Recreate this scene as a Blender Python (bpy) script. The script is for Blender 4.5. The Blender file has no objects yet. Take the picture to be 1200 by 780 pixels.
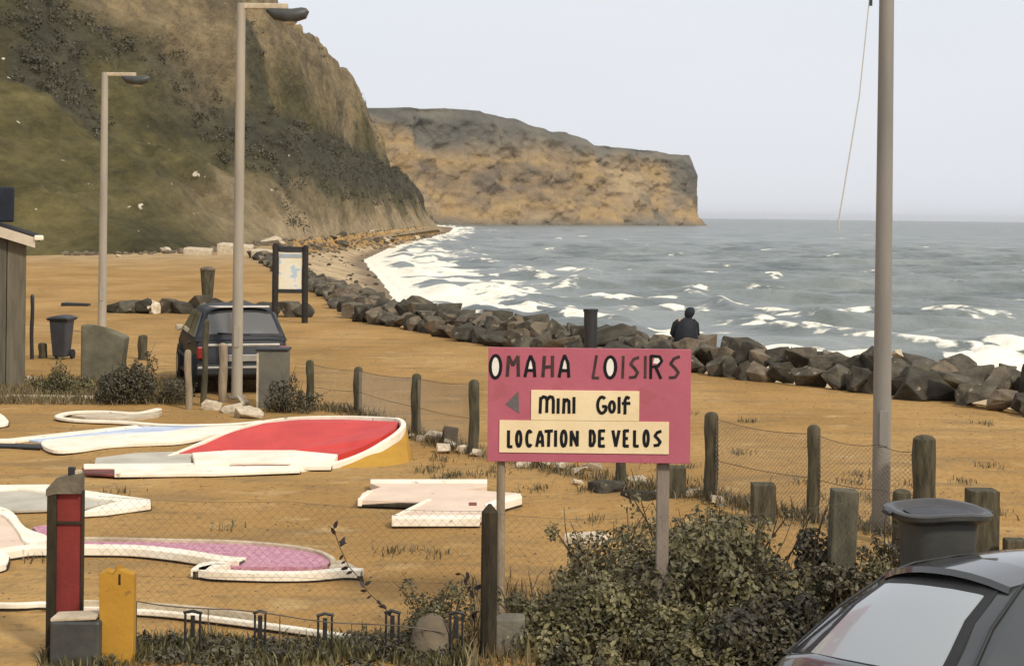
import bpy, bmesh, math, random
import numpy as np
from mathutils import Vector, Matrix, noise as mnoise
random.seed(7); rng = np.random.default_rng(7)
R = math.radians
S = bpy.context.scene
COL = S.collection

# ------------------------------------------------------------------ camera, world, sun, exposure
CAMH = 3.0; FPX = 2000.0; HZ = 253.0; ROLL = R(0.65)
cam_d = bpy.data.cameras.new('camera'); cam = bpy.data.objects.new('camera', cam_d); COL.objects.link(cam)
cam.location = (0, 0, CAMH)
cam_d.sensor_width = 36; cam_d.lens = FPX/1200*36
cam_d.shift_y = (HZ-390)/1200
cam_d.clip_start = 0.1; cam_d.clip_end = 90000
cam.matrix_world = Matrix.Translation((0, 0, CAMH)) @ Matrix.Rotation(R(90), 4, 'X') @ Matrix.Rotation(ROLL, 4, 'Z')
S.camera = cam

SUN_EL, SUN_AZ = 40.0, 142.0      # azimuth clockwise from +y: behind the camera, to its right
W = bpy.data.worlds.new('World'); S.world = W; W.use_nodes = True
wn = W.node_tree.nodes; wl = W.node_tree.links; wn.clear()
w_out = wn.new('ShaderNodeOutputWorld'); w_bg = wn.new('ShaderNodeBackground')
w_sky = wn.new('ShaderNodeTexSky'); w_sky.sky_type = 'NISHITA'; w_sky.sun_disc = False
w_sky.sun_elevation = R(SUN_EL); w_sky.sun_rotation = R(SUN_AZ); w_sky.dust_density = 3.0
w_mix = wn.new('ShaderNodeMixRGB'); w_mix.inputs[0].default_value = 0.9
w_tc = wn.new('ShaderNodeTexCoord'); w_map = wn.new('ShaderNodeMapping'); w_map.inputs['Scale'].default_value = (1, 1, 3)
w_no = wn.new('ShaderNodeTexNoise'); w_no.inputs['Scale'].default_value = 3.0; w_no.inputs['Detail'].default_value = 4
w_cr = wn.new('ShaderNodeMixRGB')
w_cr.inputs[1].default_value = (8.2, 8.5, 9.2, 1); w_cr.inputs[2].default_value = (9.0, 9.15, 9.5, 1)
wl.new(w_tc.outputs['Generated'], w_map.inputs[0]); wl.new(w_map.outputs[0], w_no.inputs['Vector'])
wl.new(w_no.outputs['Fac'], w_cr.inputs[0]); wl.new(w_sky.outputs[0], w_mix.inputs[1]); wl.new(w_cr.outputs[0], w_mix.inputs[2])
wl.new(w_mix.outputs[0], w_bg.inputs[0]); w_bg.inputs[1].default_value = 0.1; wl.new(w_bg.outputs[0], w_out.inputs[0])

sd = bpy.data.lights.new('sun', 'SUN'); sun = bpy.data.objects.new('sun', sd); COL.objects.link(sun)
sd.energy = 2.6; sd.angle = R(7); sd.color = (1.0, 0.93, 0.82)
az, el = R(SUN_AZ), R(SUN_EL)
sdir = Vector((math.sin(az)*math.cos(el), math.cos(az)*math.cos(el), math.sin(el)))
sun.rotation_euler = sdir.to_track_quat('Z', 'Y').to_euler()
S.view_settings.view_transform = 'Standard'; S.view_settings.look = 'None'
S.view_settings.exposure = 0.0; S.view_settings.gamma = 1.0; S.view_settings.use_curve_mapping = False
S.cycles.max_bounces = 6; S.cycles.volume_bounces = 0; S.cycles.use_denoising = True

# ------------------------------------------------------------------ picture <-> place
cR, sR = math.cos(ROLL), math.sin(ROLL)
def ab(px, py):
    u, v = px-600, py-HZ
    return u*cR+v*sR, -u*sR+v*cR
def P(px, py, z=0.0):
    a, b = ab(px, py); d = FPX*(CAMH-z)/b
    return Vector((a*d/FPX, d, z))
def Q(px, py, d):
    a, b = ab(px, py)
    return Vector((a*d/FPX, d, CAMH-b*d/FPX))
def scale_at(d): return FPX/d       # pixels of the 1200 wide picture per metre

# ------------------------------------------------------------------ numpy noise
def _hash(ix, iy, seed):
    h = (ix.astype(np.int64)*374761393 + iy.astype(np.int64)*668265263 + seed*1442695041) & 0xffffffff
    h = ((h ^ (h >> 13))*1274126177) & 0xffffffff
    return ((h ^ (h >> 16)) & 0xffff)/65535.0
def vnoise(x, y, seed=0):
    ix, iy = np.floor(x), np.floor(y); fx, fy = x-ix, y-iy
    fx = fx*fx*(3-2*fx); fy = fy*fy*(3-2*fy)
    a = _hash(ix, iy, seed); b = _hash(ix+1, iy, seed); c = _hash(ix, iy+1, seed); d = _hash(ix+1, iy+1, seed)
    return (a*(1-fx)+b*fx)*(1-fy)+(c*(1-fx)+d*fx)*fy
def fbm(x, y, seed=0, oct=4, gain=0.5):
    t = np.zeros_like(x, dtype=float); s = 1.0; n = 0
    for i in range(oct):
        t += s*vnoise(x*2**i, y*2**i, seed+i*17); n += s; s *= gain
    return t/n
def sstep(a, b, x):
    t = np.clip((x-a)/(b-a), 0, 1); return t*t*(3-2*t)
def dist_poly(x, y, pts):
    best = np.full(x.shape, 1e9)
    for (x0, y0), (x1, y1) in zip(pts[:-1], pts[1:]):
        dx, dy = x1-x0, y1-y0
        t = np.clip(((x-x0)*dx+(y-y0)*dy)/(dx*dx+dy*dy), 0, 1)
        best = np.minimum(best, np.hypot(x-(x0+t*dx), y-(y0+t*dy)))
    return best
def inside(x, y, poly):
    r = np.zeros(x.shape, bool); n = len(poly)
    for i in range(n):
        x0, y0 = poly[i]; x1, y1 = poly[(i+1) % n]
        if y0 == y1: continue
        c = ((y0 > y) != (y1 > y)) & (x < (x1-x0)*(y-y0)/(y1-y0)+x0)
        r ^= c
    return r

# ------------------------------------------------------------------ materials
MATS = {}
def srgb(c): return tuple((v/255/12.92 if v/255 <= 0.04045 else ((v/255+0.055)/1.055)**2.4) for v in c)
def mat(name, c1, c2=None, scale=4.0, rough=0.8, bump=0.15, bscale=None, metal=0.0, stretch=(1, 1, 1), detail=6, coat=0.0, spots=None, lo=0.35, hi=0.65):
    """noise-mottled surface: c1/c2 linear base colours"""
    if name in MATS: return MATS[name]
    m = bpy.data.materials.new(name); m.use_nodes = True; n = m.node_tree.nodes; l = m.node_tree.links
    b = n['Principled BSDF']; b.inputs['Specular IOR Level'].default_value = .25 if rough > .65 else .5; b.inputs['Roughness'].default_value = rough; b.inputs['Metallic'].default_value = metal
    b.inputs['Coat Weight'].default_value = coat
    c2 = c2 or tuple(v*0.7 for v in c1)
    tc = n.new('ShaderNodeTexCoord'); mp = n.new('ShaderNodeMapping'); mp.inputs['Scale'].default_value = stretch
    l.new(tc.outputs['Object'], mp.inputs[0])
    no = n.new('ShaderNodeTexNoise'); no.inputs['Scale'].default_value = scale; no.inputs['Detail'].default_value = detail; no.inputs['Roughness'].default_value = 0.6
    l.new(mp.outputs[0], no.inputs['Vector'])
    cr = n.new('ShaderNodeValToRGB'); cr.color_ramp.elements[0].position = lo; cr.color_ramp.elements[1].position = hi
    cr.color_ramp.elements[0].color = (*c2, 1); cr.color_ramp.elements[1].color = (*c1, 1)
    l.new(no.outputs['Fac'], cr.inputs[0]); out = cr.outputs[0]
    if spots:
        sc, th, colr = spots
        n2 = n.new('ShaderNodeTexNoise'); n2.inputs['Scale'].default_value = sc; n2.inputs['Detail'].default_value = 8; l.new(mp.outputs[0], n2.inputs['Vector'])
        r2 = n.new('ShaderNodeValToRGB'); r2.color_ramp.elements[0].position = th; r2.color_ramp.elements[1].position = th+0.06
        l.new(n2.outputs['Fac'], r2.inputs[0])
        mx = n.new('ShaderNodeMixRGB'); l.new(r2.outputs[0], mx.inputs[0]); l.new(out, mx.inputs[1]); mx.inputs[2].default_value = (*colr, 1); out = mx.outputs[0]
    l.new(out, b.inputs['Base Color'])
    if bump:
        nb = n.new('ShaderNodeTexNoise'); nb.inputs['Scale'].default_value = bscale or scale*6; nb.inputs['Detail'].default_value = 6
        l.new(mp.outputs[0], nb.inputs['Vector'])
        bp = n.new('ShaderNodeBump'); bp.inputs['Strength'].default_value = bump; bp.inputs['Distance'].default_value = 0.02
        l.new(nb.outputs['Fac'], bp.inputs['Height']); l.new(bp.outputs[0], b.inputs['Normal'])
    MATS[name] = m; return m

def leaf_mat(name, c1, c2, c3):
    m = bpy.data.materials.new(name); m.use_nodes = True; n = m.node_tree.nodes; l = m.node_tree.links
    b = n['Principled BSDF']; b.inputs['Roughness'].default_value = 0.55
    at = n.new('ShaderNodeAttribute'); at.attribute_name = 'tint'
    cr = n.new('ShaderNodeValToRGB'); e = cr.color_ramp.elements
    e[0].color = (*c1, 1); e[1].color = (*c3, 1); k = e.new(0.5); k.color = (*c2, 1)
    l.new(at.outputs['Fac'], cr.inputs[0]); l.new(cr.outputs[0], b.inputs['Base Color'])
    return m

M_post = mat('weathered_wood', (.115, .098, .060), (.045, .040, .024), 6, .9, .5, 30, stretch=(3, 3, .6))
M_postdark = mat('old_dark_wood', (.055, .043, .024), (.022, .018, .011), 6, .85, .5, 30, stretch=(3, 3, .6))
M_postpale = mat('pale_sawn_wood', (.36, .28, .19), (.22, .17, .11), 6, .85, .4, 30, stretch=(3, 3, .6))
M_lamp = mat('painted_lamp_steel', (.42, .36, .27), (.30, .26, .20), 1.2, .55, .08, 40, stretch=(2, 2, .35))
M_lampgrey = mat('galvanised_lamp_steel', (.30, .27, .23), (.19, .18, .155), 1.0, .5, .08, 40, stretch=(2, 2, .35))
M_black = mat('black_plastic', (.028, .028, .03), (.018, .018, .02), 8, .5, .1)
M_bin = mat('faded_dark_plastic', (.07, .07, .06), (.04, .042, .04), 5, .5, .12)
M_binblue = mat('blue_grey_plastic', (.05, .055, .065), (.03, .033, .04), 5, .5, .1)
M_white = mat('white_painted_concrete', (.93, .86, .70), (.80, .70, .53), 3, .75, .25, 25, spots=(9, .66, (.42, .33, .22)))
M_whiteblue = mat('blue_white_paint', (.72, .74, .76), (.38, .46, .62), 1.2, .7, .2, 25)
M_pale = mat('pale_pink_carpet', (.78, .61, .46), (.68, .52, .39), 2.2, .9, .2, 60, spots=(7, .68, (.5, .38, .27)))
M_palegrey = mat('pale_grey_carpet', (.55, .50, .40), (.42, .38, .30), 2.2, .9, .2, 60)
M_red = mat('red_painted_board', (.62, .050, .036), (.50, .036, .030), 2, .6, .12, 30, spots=(10, .7, (.30, .03, .025)))
M_redold = mat('faded_red_board', (.24, .036, .030), (.17, .028, .025), 3, .7, .2, 30)
M_maroon = mat('maroon_paint', (.22, .06, .045), (.10, .035, .025), 4, .7, .2, 30)
M_ochre = mat('ochre_paint', (.48, .26, .035), (.40, .21, .028), 3, .75, .2, 30, spots=(12, .66, (.28, .15, .04)))
M_purple = mat('mauve_carpet', (.46, .17, .25), (.60, .36, .38), 26, .95, .3, 60, spots=(40, .60, (.22, .07, .14)))
M_conc = mat('grey_concrete', (.24, .21, .155), (.15, .135, .10), 5, .9, .5, 30)
M_concpale = mat('pale_concrete', (.62, .52, .37), (.42, .34, .23), 5, .9, .5, 30)
M_rock = mat('grey_boulder_stone', (.145, .123, .088), (.056, .048, .034), 2.2, .95, .9, 14, spots=(5, .64, (.30, .25, .18)))
M_rock2 = mat('dark_boulder_stone', (.090, .078, .056), (.036, .031, .022), 2.2, .95, .9, 14, spots=(5, .66, (.24, .20, .14)))
M_rock3 = mat('tan_boulder_stone', (.21, .165, .11), (.11, .085, .055), 2.2, .95, .9, 14)
M_rubble = mat('white_rubble_stone', (.80, .68, .50), (.46, .36, .24), 4, .9, .6, 20)
M_pink = mat('pink_painted_plywood', (.46, .115, .155), (.41, .095, .130), 3, .6, .1, 40, spots=(5, .60, (.39, .095, .115)))
M_cream = mat('cream_painted_plywood', (.86, .70, .42), (.78, .61, .35), 3, .65, .1, 40)
M_ink = mat('black_letter_paint', (.010, .011, .013), (.007, .008, .010), 10, .85, 0)
M_inkfade = mat('faded_grey_letter_paint', (.085, .045, .040), (.032, .026, .024), 22, .85, 0)
M_letwhite = mat('white_letter_paint', (.85, .82, .72), (.75, .72, .62), 8, .6, 0)
M_arrow = mat('grey_arrow_paint', (.13, .12, .11), (.10, .09, .085), 8, .6, 0)
M_wire = mat('rusty_grey_wire', (.16, .125, .09), (.07, .055, .04), 10, .6, 0, metal=.3)
M_carA = mat('dark_blue_car_paint', (.007, .008, .011), (.005, .006, .009), 2, .6, 0, coat=.08)
M_carB = mat('dark_grey_car_paint', (.036, .038, .037), (.028, .030, .029), 2, .30, .01, coat=1.0)
M_trim = mat('black_trim', (.012, .012, .012), (.02, .02, .02), 6, .6, .1)
M_chrome = mat('pale_trim', (.45, .42, .36), (.35, .32, .27), 6, .4, 0, metal=.4)
M_tyre = mat('tyre_rubber', (.02, .02, .02), (.03, .03, .03), 8, .9, .3)
M_rim = mat('wheel_rim_metal', (.35, .35, .34), (.25, .25, .24), 8, .4, 0, metal=.7)
M_tail = mat('tail_light_red', (.30, .02, .015), (.22, .015, .01), 8, .3, 0)
M_hut = mat('grey_hut_boards', (.13, .115, .085), (.085, .075, .055), 3, .85, .4, 20, stretch=(4, 4, .5))
M_hut2 = mat('brown_hut_boards', (.17, .145, .10), (.11, .095, .065), 3, .85, .4, 20, stretch=(4, 4, .5))
M_fascia = mat('peeling_white_fascia', (.66, .56, .42), (.50, .42, .31), 4, .7, .2, 20)
M_roofblue = mat('dark_blue_roofing', (.020, .023, .034), (.014, .016, .022), 4, .7, .3, 20)
M_roofdark = mat('dark_roof_felt', (.022, .021, .022), (.03, .028, .026), 4, .9, .4, 20)
M_coat = mat('black_rain_coat', (.022, .024, .030), (.014, .015, .019), 8, .7, .4, 30)
M_trouser = mat('pale_trousers', (.36, .32, .26), (.28, .25, .20), 8, .9, .3)
M_skin = mat('skin', (.45, .27, .19), (.40, .23, .16), 8, .6, .1)
M_hair = mat('dark_hair', (.02, .016, .012), (.03, .024, .018), 30, .6, .3)
M_stem = mat('woody_stem', (.10, .07, .04), (.05, .036, .022), 12, .9, .4)
M_leaf = leaf_mat('olive_leaf', (.032, .028, .010), (.090, .078, .028), (.23, .195, .082))
M_leafdark = leaf_mat('dark_leaf', (.022, .018, .009), (.050, .042, .019), (.115, .095, .048))
M_dry = leaf_mat('dry_weed', (.06, .05, .02), (.14, .11, .05), (.30, .22, .10))
M_wineleaf = mat('dark_wine_leaf', (.035, .016, .018), (.016, .012, .010), 10, .6, 0)

def glass(name, col, rough=.06, alpha_t=.0, spec=.5):
    m = bpy.data.materials.new(name); m.use_nodes = True; b = m.node_tree.nodes['Principled BSDF']
    b.inputs['Base Color'].default_value = (*col, 1); b.inputs['Roughness'].default_value = rough
    b.inputs['Specular IOR Level'].default_value = spec; b.inputs['IOR'].default_value = 1.5
    b.inputs['Coat Weight'].default_value = 1.0; b.inputs['Coat Roughness'].default_value = .03
    n = m.node_tree.nodes; l = m.node_tree.links
    tc = n.new('ShaderNodeTexCoord'); no = n.new('ShaderNodeTexNoise'); no.inputs['Scale'].default_value = 5; l.new(tc.outputs['Object'], no.inputs['Vector'])
    mr = n.new('ShaderNodeMapRange'); mr.inputs[3].default_value = rough; mr.inputs[4].default_value = rough+.12
    l.new(no.outputs['Fac'], mr.inputs[0]); l.new(mr.outputs[0], b.inputs['Roughness'])
    return m
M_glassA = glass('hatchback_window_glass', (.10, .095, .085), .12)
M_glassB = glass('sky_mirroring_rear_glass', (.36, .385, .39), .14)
M_glassdark = glass('dark_side_glass', (.035, .037, .035), .2)
M_map = None

# ------------------------------------------------------------------ object helpers
def tag(o, label=None, cat=None, group=None, kind=None):
    if label: o['label'] = label
    if cat: o['category'] = cat
    if group: o['group'] = group
    if kind: o['kind'] = kind
    return o
def empty(name, loc, label, cat, group=None, rz=0.0):
    o = bpy.data.objects.new(name, None); COL.objects.link(o); o.location = loc; o.rotation_euler = (0, 0, rz)
    o.empty_display_size = .2
    o['_m'] = 0; del o['_m']
    return tag(o, label, cat, group)
def wmat(o):
    m = Matrix.LocRotScale(o.location, o.rotation_euler, o.scale)
    return wmat(o.parent) @ m if o.parent else m
def link(name, me, m=None, parent=None, smooth=False):
    o = bpy.data.objects.new(name, me); COL.objects.link(o)
    if m is not None and not me.materials: me.materials.append(m)
    if parent: o.parent = parent
    if smooth: me.shade_smooth() if hasattr(me, 'shade_smooth') else None
    return o
class MB:
    """collects shapes in the local space of the thing it will belong to"""
    def __init__(s): s.bm = bmesh.new()
    def box(s, c, size, rot=None, bevel=0.0, taper=1.0):
        g = bmesh.ops.create_cube(s.bm, size=1.0); vs = g['verts']
        for v in vs:
            v.co = Vector((v.co.x*size[0], v.co.y*size[1], v.co.z*size[2]))
            if taper != 1.0 and v.co.z < 0: v.co.x *= taper; v.co.y *= taper
        if bevel:
            es = list({e for v in vs for e in v.link_edges})
            r = bmesh.ops.bevel(s.bm, geom=es, offset=bevel, segments=2, affect='EDGES', profile=.5)
            vs = list({v for f in r['faces'] for v in f.verts} | {v for v in vs if v.is_valid})
            vs = s._island(vs[0])
        for v in vs:
            if rot is not None: v.co = rot @ v.co
            v.co += Vector(c)
        return s
    def _island(s, v0):
        seen = {v0}; st = [v0]
        while st:
            v = st.pop()
            for e in v.link_edges:
                w = e.other_vert(v)
                if w not in seen: seen.add(w); st.append(w)
        return list(seen)
    def tube(s, pts, rad, seg=10, cap=True):
        pts = [Vector(p) for p in pts]
        if not hasattr(rad, '__len__'): rad = [rad]*len(pts)
        rings = []; up0 = None
        for i, p in enumerate(pts):
            t = (pts[min(i+1, len(pts)-1)]-pts[max(i-1, 0)]).normalized()
            ref = Vector((0, 0, 1)) if abs(t.z) < .9 else Vector((1, 0, 0))
            if up0 is not None: ref = up0
            a = t.cross(ref).normalized(); b = a.cross(t).normalized(); up0 = b
            rings.append([s.bm.verts.new(p+(a*math.cos(k*2*math.pi/seg)+b*math.sin(k*2*math.pi/seg))*rad[i]) for k in range(seg)])
        for r0, r1 in zip(rings[:-1], rings[1:]):
            for k in range(seg): s.bm.faces.new((r0[k], r0[(k+1) % seg], r1[(k+1) % seg], r1[k]))
        if cap and seg > 2:
            s.bm.faces.new(list(reversed(rings[0]))); s.bm.faces.new(rings[-1])
        return s
    def prism(s, top, drop):
        """closed solid: top outline (3D points), each dropped to z=drop (number or list)"""
        n = len(top); tv = [s.bm.verts.new(p) for p in top]
        dz = drop if hasattr(drop, '__len__') else [drop]*n
        bv = [s.bm.verts.new((p[0], p[1], z)) for p, z in zip(top, dz)]
        s.bm.faces.new(tv); s.bm.faces.new(list(reversed(bv)))
        for i in range(n): s.bm.faces.new((tv[i], bv[i], bv[(i+1) % n], tv[(i+1) % n]))
        return s
    def quad(s, pts):
        s.bm.faces.new([s.bm.verts.new(p) for p in pts]); return s
    def build(s, name, m, parent=None, smooth=False, bevel=0.0, recalc=True):
        if recalc: bmesh.ops.recalc_face_normals(s.bm, faces=s.bm.faces)
        me = bpy.data.meshes.new(name); s.bm.to_mesh(me); s.bm.free()
        o = link(name, me, m, parent)
        if smooth:
            for p in me.polygons: p.use_smooth = True
            try: me.set_sharp_from_angle(angle=R(40))
            except Exception: pass
        if bevel:
            md = o.modifiers.new('bevel', 'BEVEL'); md.width = bevel; md.segments = 2; md.limit_method = 'ANGLE'; md.angle_limit = R(30)
        return o
def loc(parent_pt, p): return Vector(p)-Vector(parent_pt)
def copy_tree(o, parent=None):
    c = o.copy(); COL.objects.link(c); c.parent = parent
    for ch in [k for k in o.children]: copy_tree(ch, c)
    return c
def mesh_np(name, V, F, m, smooth=True):
    me = bpy.data.meshes.new(name)
    me.vertices.add(len(V)); me.vertices.foreach_set('co', V.astype(np.float32).ravel())
    k = F.shape[1]; me.loops.add(F.size); me.loops.foreach_set('vertex_index', F.astype(np.int32).ravel())
    me.polygons.add(len(F)); me.polygons.foreach_set('loop_start', np.arange(0, F.size, k, dtype=np.int32))
    try: me.polygons.foreach_set('loop_total', np.full(len(F), k, dtype=np.int32))
    except Exception: pass
    me.update(calc_edges=True)
    if smooth: me.polygons.foreach_set('use_smooth', np.ones(len(F), bool))
    if m: me.materials.append(m)
    return me
def grid_faces(nr, nc):
    i = np.arange(nr-1)[:, None]*nc+np.arange(nc-1)[None, :]
    return np.stack([i, i+1, i+nc+1, i+nc], -1).reshape(-1, 4)
def fattr(me, name, vals):
    a = me.attributes.new(name, 'FLOAT', 'POINT'); a.data.foreach_set('value', np.asarray(vals, dtype=np.float32).ravel())
ORD = ['first', 'second', 'third', 'fourth', 'fifth', 'sixth', 'seventh', 'eighth', 'ninth', 'tenth', 'eleventh', 'twelfth', 'thirteenth', 'fourteenth', 'fifteenth', 'sixteenth', 'seventeenth', 'eighteenth', 'nineteenth', 'twentieth']
def ordn(i):
    if i < 20: return ORD[i]
    tens = {2: 'twenty', 3: 'thirty', 4: 'forty', 5: 'fifty', 6: 'sixty', 7: 'seventy', 8: 'eighty', 9: 'ninety', 10: 'hundred-and'}
    t, u = divmod(i+1, 10)
    return {2: 'twentieth', 3: 'thirtieth', 4: 'fortieth', 5: 'fiftieth', 6: 'sixtieth', 7: 'seventieth', 8: 'eightieth', 9: 'ninetieth', 10: 'hundredth'}[t] if u == 0 else tens[t]+'-'+ORD[u-1]

# ------------------------------------------------------------------ terrain
def xy(v): return (v.x, v.y)
RIP = [xy(P(1330, 512)), xy(P(1230, 492)), xy(P(1100, 470)), xy(P(960, 453)), xy(P(850, 442)), xy(P(700, 424)), xy(P(560, 402)), xy(P(480, 387)), xy(P(420, 376))]
RIP2 = [RIP[-1], xy(P(392, 352)), xy(P(352, 331)), xy(P(318, 312)), xy(P(300, 301))]
LAND = [(60, 10)]+RIP+RIP2[1:]+[(-24, 176), (-23.5, 300), (-22, 500), (-34, 560), (-60, 700), (-200, 1000), (-2500, 1500)]
SHORE = [(90, 20), (40, 50), (20, 59), (10, 64), (4, 74), (0, 83), (-4, 91), (-6.6, 100), (-9, 124), (-18, 205), (-21, 300), (-21, 458), (-20.5, 560), (-26, 760), (-40, 900), (-160, 1000), (-2500, 1480)]
land_poly = LAND+[(-2500, -2500), (60, -2500)]
shore_poly = SHORE+[(-2500, -2500), (90, -2500)]
SEA = -2.5
def ground_z(x, y):
    dl, ds = dist_poly(x, y, LAND), dist_poly(x, y, SHORE)
    inl, ins = inside(x, y, land_poly), inside(x, y, shore_poly)
    t = np.clip(dl/(dl+ds+1e-6), 0, 1)
    z = np.where(inl, 0.0, np.where(ins, SEA*(0.25*sstep(0, .15, t)+0.75*t), SEA-.05-0.12*np.minimum(ds, 40)))
    z = z+(fbm(x*.35, y*.35, 3)-.5)*.07*sstep(14, 22, y)+(fbm(x*1.6, y*1.6, 9)-.5)*.025
    z = z-.47*sstep(1.2, 2.0, x)*(1-sstep(9.4, 10.2, y))*sstep(-40, -30, -np.abs(x))
    z = np.where(ins & ~inl, z+(fbm(x*.5, y*.2, 5)-.5)*.35*sstep(0, .2, t), z)
    return z
def gz(x, y): return float(ground_z(np.array([x]), np.array([y]))[0])

gx = np.concatenate([-np.geomspace(4000, 32, 30), np.linspace(-31, -12, 60)[1:], np.linspace(-12, 14, 210)[1:], np.linspace(14, 30, 40)[1:], np.geomspace(31, 4000, 26)])
gy = np.concatenate([-np.geomspace(4000, 10, 14), np.linspace(-6, 6, 10), np.linspace(7, 30, 200), np.geomspace(30.2, 130, 190), np.geomspace(131, 1000, 130), np.geomspace(1030, 30000, 20)])
GX, GY = np.meshgrid(gx, gy)
GZ = ground_z(GX, GY)
me = mesh_np('ground', np.stack([GX, GY, GZ], -1).reshape(-1, 3), grid_faces(len(gy), len(gx)), None)
inl = inside(GX, GY, land_poly); dl = dist_poly(GX, GY, LAND)
beach = np.where(inl, 0.0, sstep(0, 1.5, dl))
far = inl*sstep(75, 120, GY+ (fbm(GX*.1, GY*.05, 2)-.5)*30)*.6
wet = (~inl)*sstep(SEA+.55, SEA+.15, GZ)
beach = np.where(inl, 0.0, sstep(1.8, 3.2, dl)); fattr(me, 'beach', np.maximum(beach, far)); fattr(me, 'wet', wet)
gm = bpy.data.materials.new('sand_ground'); gm.use_nodes = True; me.materials.append(gm)
def ground_mat(m):
    n = m.node_tree.nodes; l = m.node_tree.links; b = n['Principled BSDF']; b.inputs['Roughness'].default_value = .95
    b.inputs['Specular IOR Level'].default_value = .1
    tc = n.new('ShaderNodeTexCoord')
    def noise(sc, st=(1, 1, 1), det=6):
        mp = n.new('ShaderNodeMapping'); mp.inputs['Scale'].default_value = st; l.new(tc.outputs['Object'], mp.inputs[0])
        k = n.new('ShaderNodeTexNoise'); k.inputs['Scale'].default_value = sc; k.inputs['Detail'].default_value = det; l.new(mp.outputs[0], k.inputs['Vector']); return k.outputs['Fac']
    def ramp(f, stops):
        r = n.new('ShaderNodeValToRGB'); e = r.color_ramp.elements
        e[0].position, e[0].color = stops[0][0], (*stops[0][1], 1); e[1].position, e[1].color = stops[-1][0], (*stops[-1][1], 1)
        for p, c in stops[1:-1]: k = e.new(p); k.color = (*c, 1)
        l.new(f, r.inputs[0]); return r.outputs[0]
    def mix(f, a, c, mode='MIX'):
        k = n.new('ShaderNodeMixRGB'); k.blend_type = mode
        if isinstance(f, float): k.inputs[0].default_value = f
        else: l.new(f, k.inputs[0])
        for i, v in ((1, a), (2, c)):
            if isinstance(v, tuple): k.inputs[i].default_value = (*v, 1)
            else: l.new(v, k.inputs[i])
        return k.outputs[0]
    A = noise(.35, (1, .55, 1)); c = ramp(A, [(.3, (.31, .178, .056)), (.5, (.415, .240, .080)), (.72, (.50, .31, .118))])
    G = noise(40, det=3); c = mix(ramp(G, [(.35, (.25, .25, .25)), (.6, (0, 0, 0))]), c, (.23, .14, .06))
    D = noise(1.3, (.5, 1.3, 1), 10); c = mix(ramp(D, [(.52, (0, 0, 0)), (.66, (.5, .5, .5))]), c, (.20, .14, .07))
    T = noise(.9, (.16, 1.5, 1), 5); c = mix(ramp(T, [(.50, (0, 0, 0)), (.60, (.2, .2, .2)), (.75, (.05, .05, .05))]), c, (.26, .165, .072))
    T2 = noise(1.7, (.8, 1.1, 1), 9); c = mix(ramp(T2, [(.58, (0, 0, 0)), (.72, (.6, .6, .6))]), c, (.54, .37, .17))
    F5 = noise(7, (1, 1, 1), 8); c = mix(ramp(F5, [(.56, (0, 0, 0)), (.66, (.5, .5, .5))]), c, (.20, .135, .065))
    B = ramp(noise(.6, (1, .4, 1), 8), [(.3, (.28, .205, .115)), (.5, (.46, .34, .195)), (.7, (.56, .42, .25))])
    at = n.new('ShaderNodeAttribute'); at.attribute_name = 'beach'; c = mix(at.outputs['Fac'], c, B)
    a2 = n.new('ShaderNodeAttribute'); a2.attribute_name = 'wet'; c = mix(a2.outputs['Fac'], c, (.22, .16, .10))
    l.new(c, b.inputs['Base Color'])
    bp = n.new('ShaderNodeBump'); bp.inputs['Strength'].default_value = .9; bp.inputs['Distance'].default_value = .05
    l.new(noise(12, det=8), bp.inputs['Height']); l.new(bp.outputs[0], b.inputs['Normal'])
ground_mat(gm)
tag(link('ground', me), kind='structure')

# ------------------------------------------------------------------ sea
th = np.concatenate([np.linspace(-58, -19.5, 16), np.linspace(-19, 19, 560), np.linspace(19.5, 58, 16)])
bpx = np.concatenate([np.linspace(260, 190, 50)[:-1], np.linspace(190, 20, 560)[:-1], np.linspace(20, 6, 70)[:-1], np.geomspace(6, .28, 40)])
D = FPX*(CAMH-SEA)/bpx
TH, DD = np.meshgrid(np.tan(np.radians(th)), D)
SX, SY = TH*DD, DD
ds = dist_poly(SX, SY, SHORE)
off = np.where(inside(SX, SY, shore_poly), -ds, ds)
amp = sstep(0, 25, off)*(1-sstep(250, 900, SY)*.6)
wx = SX+6*fbm(SX*.03, SY*.03, 31)*10*.2
H = np.zeros_like(SX)
for k, (ang, lam, a, sd_) in enumerate([(248, 13, .16, 1), (262, 8.5, .12, 2), (236, 6.1, .08, 3), (275, 19, .14, 4), (225, 4.1, .05, 5)]):
    dx, dy = math.cos(R(ang)), math.sin(R(ang))
    ph = (wx*dx+SY*dy)*2*math.pi/lam + 5*fbm(SX*.05+sd_, SY*.05, 40+sd_)
    w_ = np.sin(ph); w_ = w_*.7+.3*(w_**3)
    H += a*w_*(.35+1.1*fbm(SX*.06, SY*.06, 60+sd_))
H *= 1.7
rows_m = np.abs(np.gradient(SY, axis=0))
H *= (1-sstep(2.0, 6.0, rows_m))*amp
H += (fbm(SX*.7, SY*.7, 77)-.5)*.16*amp*(1-sstep(.6, 2, rows_m))
foam = np.zeros_like(SX)
nz = fbm(SX*.35, SY*.35, 90, 5); nzl = fbm(SX*.12, SY*.12, 91, 4)
surfw = 8.5-4.0*sstep(86, 70, SY)*sstep(20, 14, SX)+4*(nzl-.5)*2+3.0*sstep(95, 130, SY)*(1-sstep(230, 300, SY))
near = sstep(surfw+1.5, surfw-2.5, off+6*(nz-.5))
near = near*(1-.95*sstep(.47, .55, fbm(SX*.22, SY*.16, 93, 5))*sstep(1.2, 3.5, off))
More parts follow.
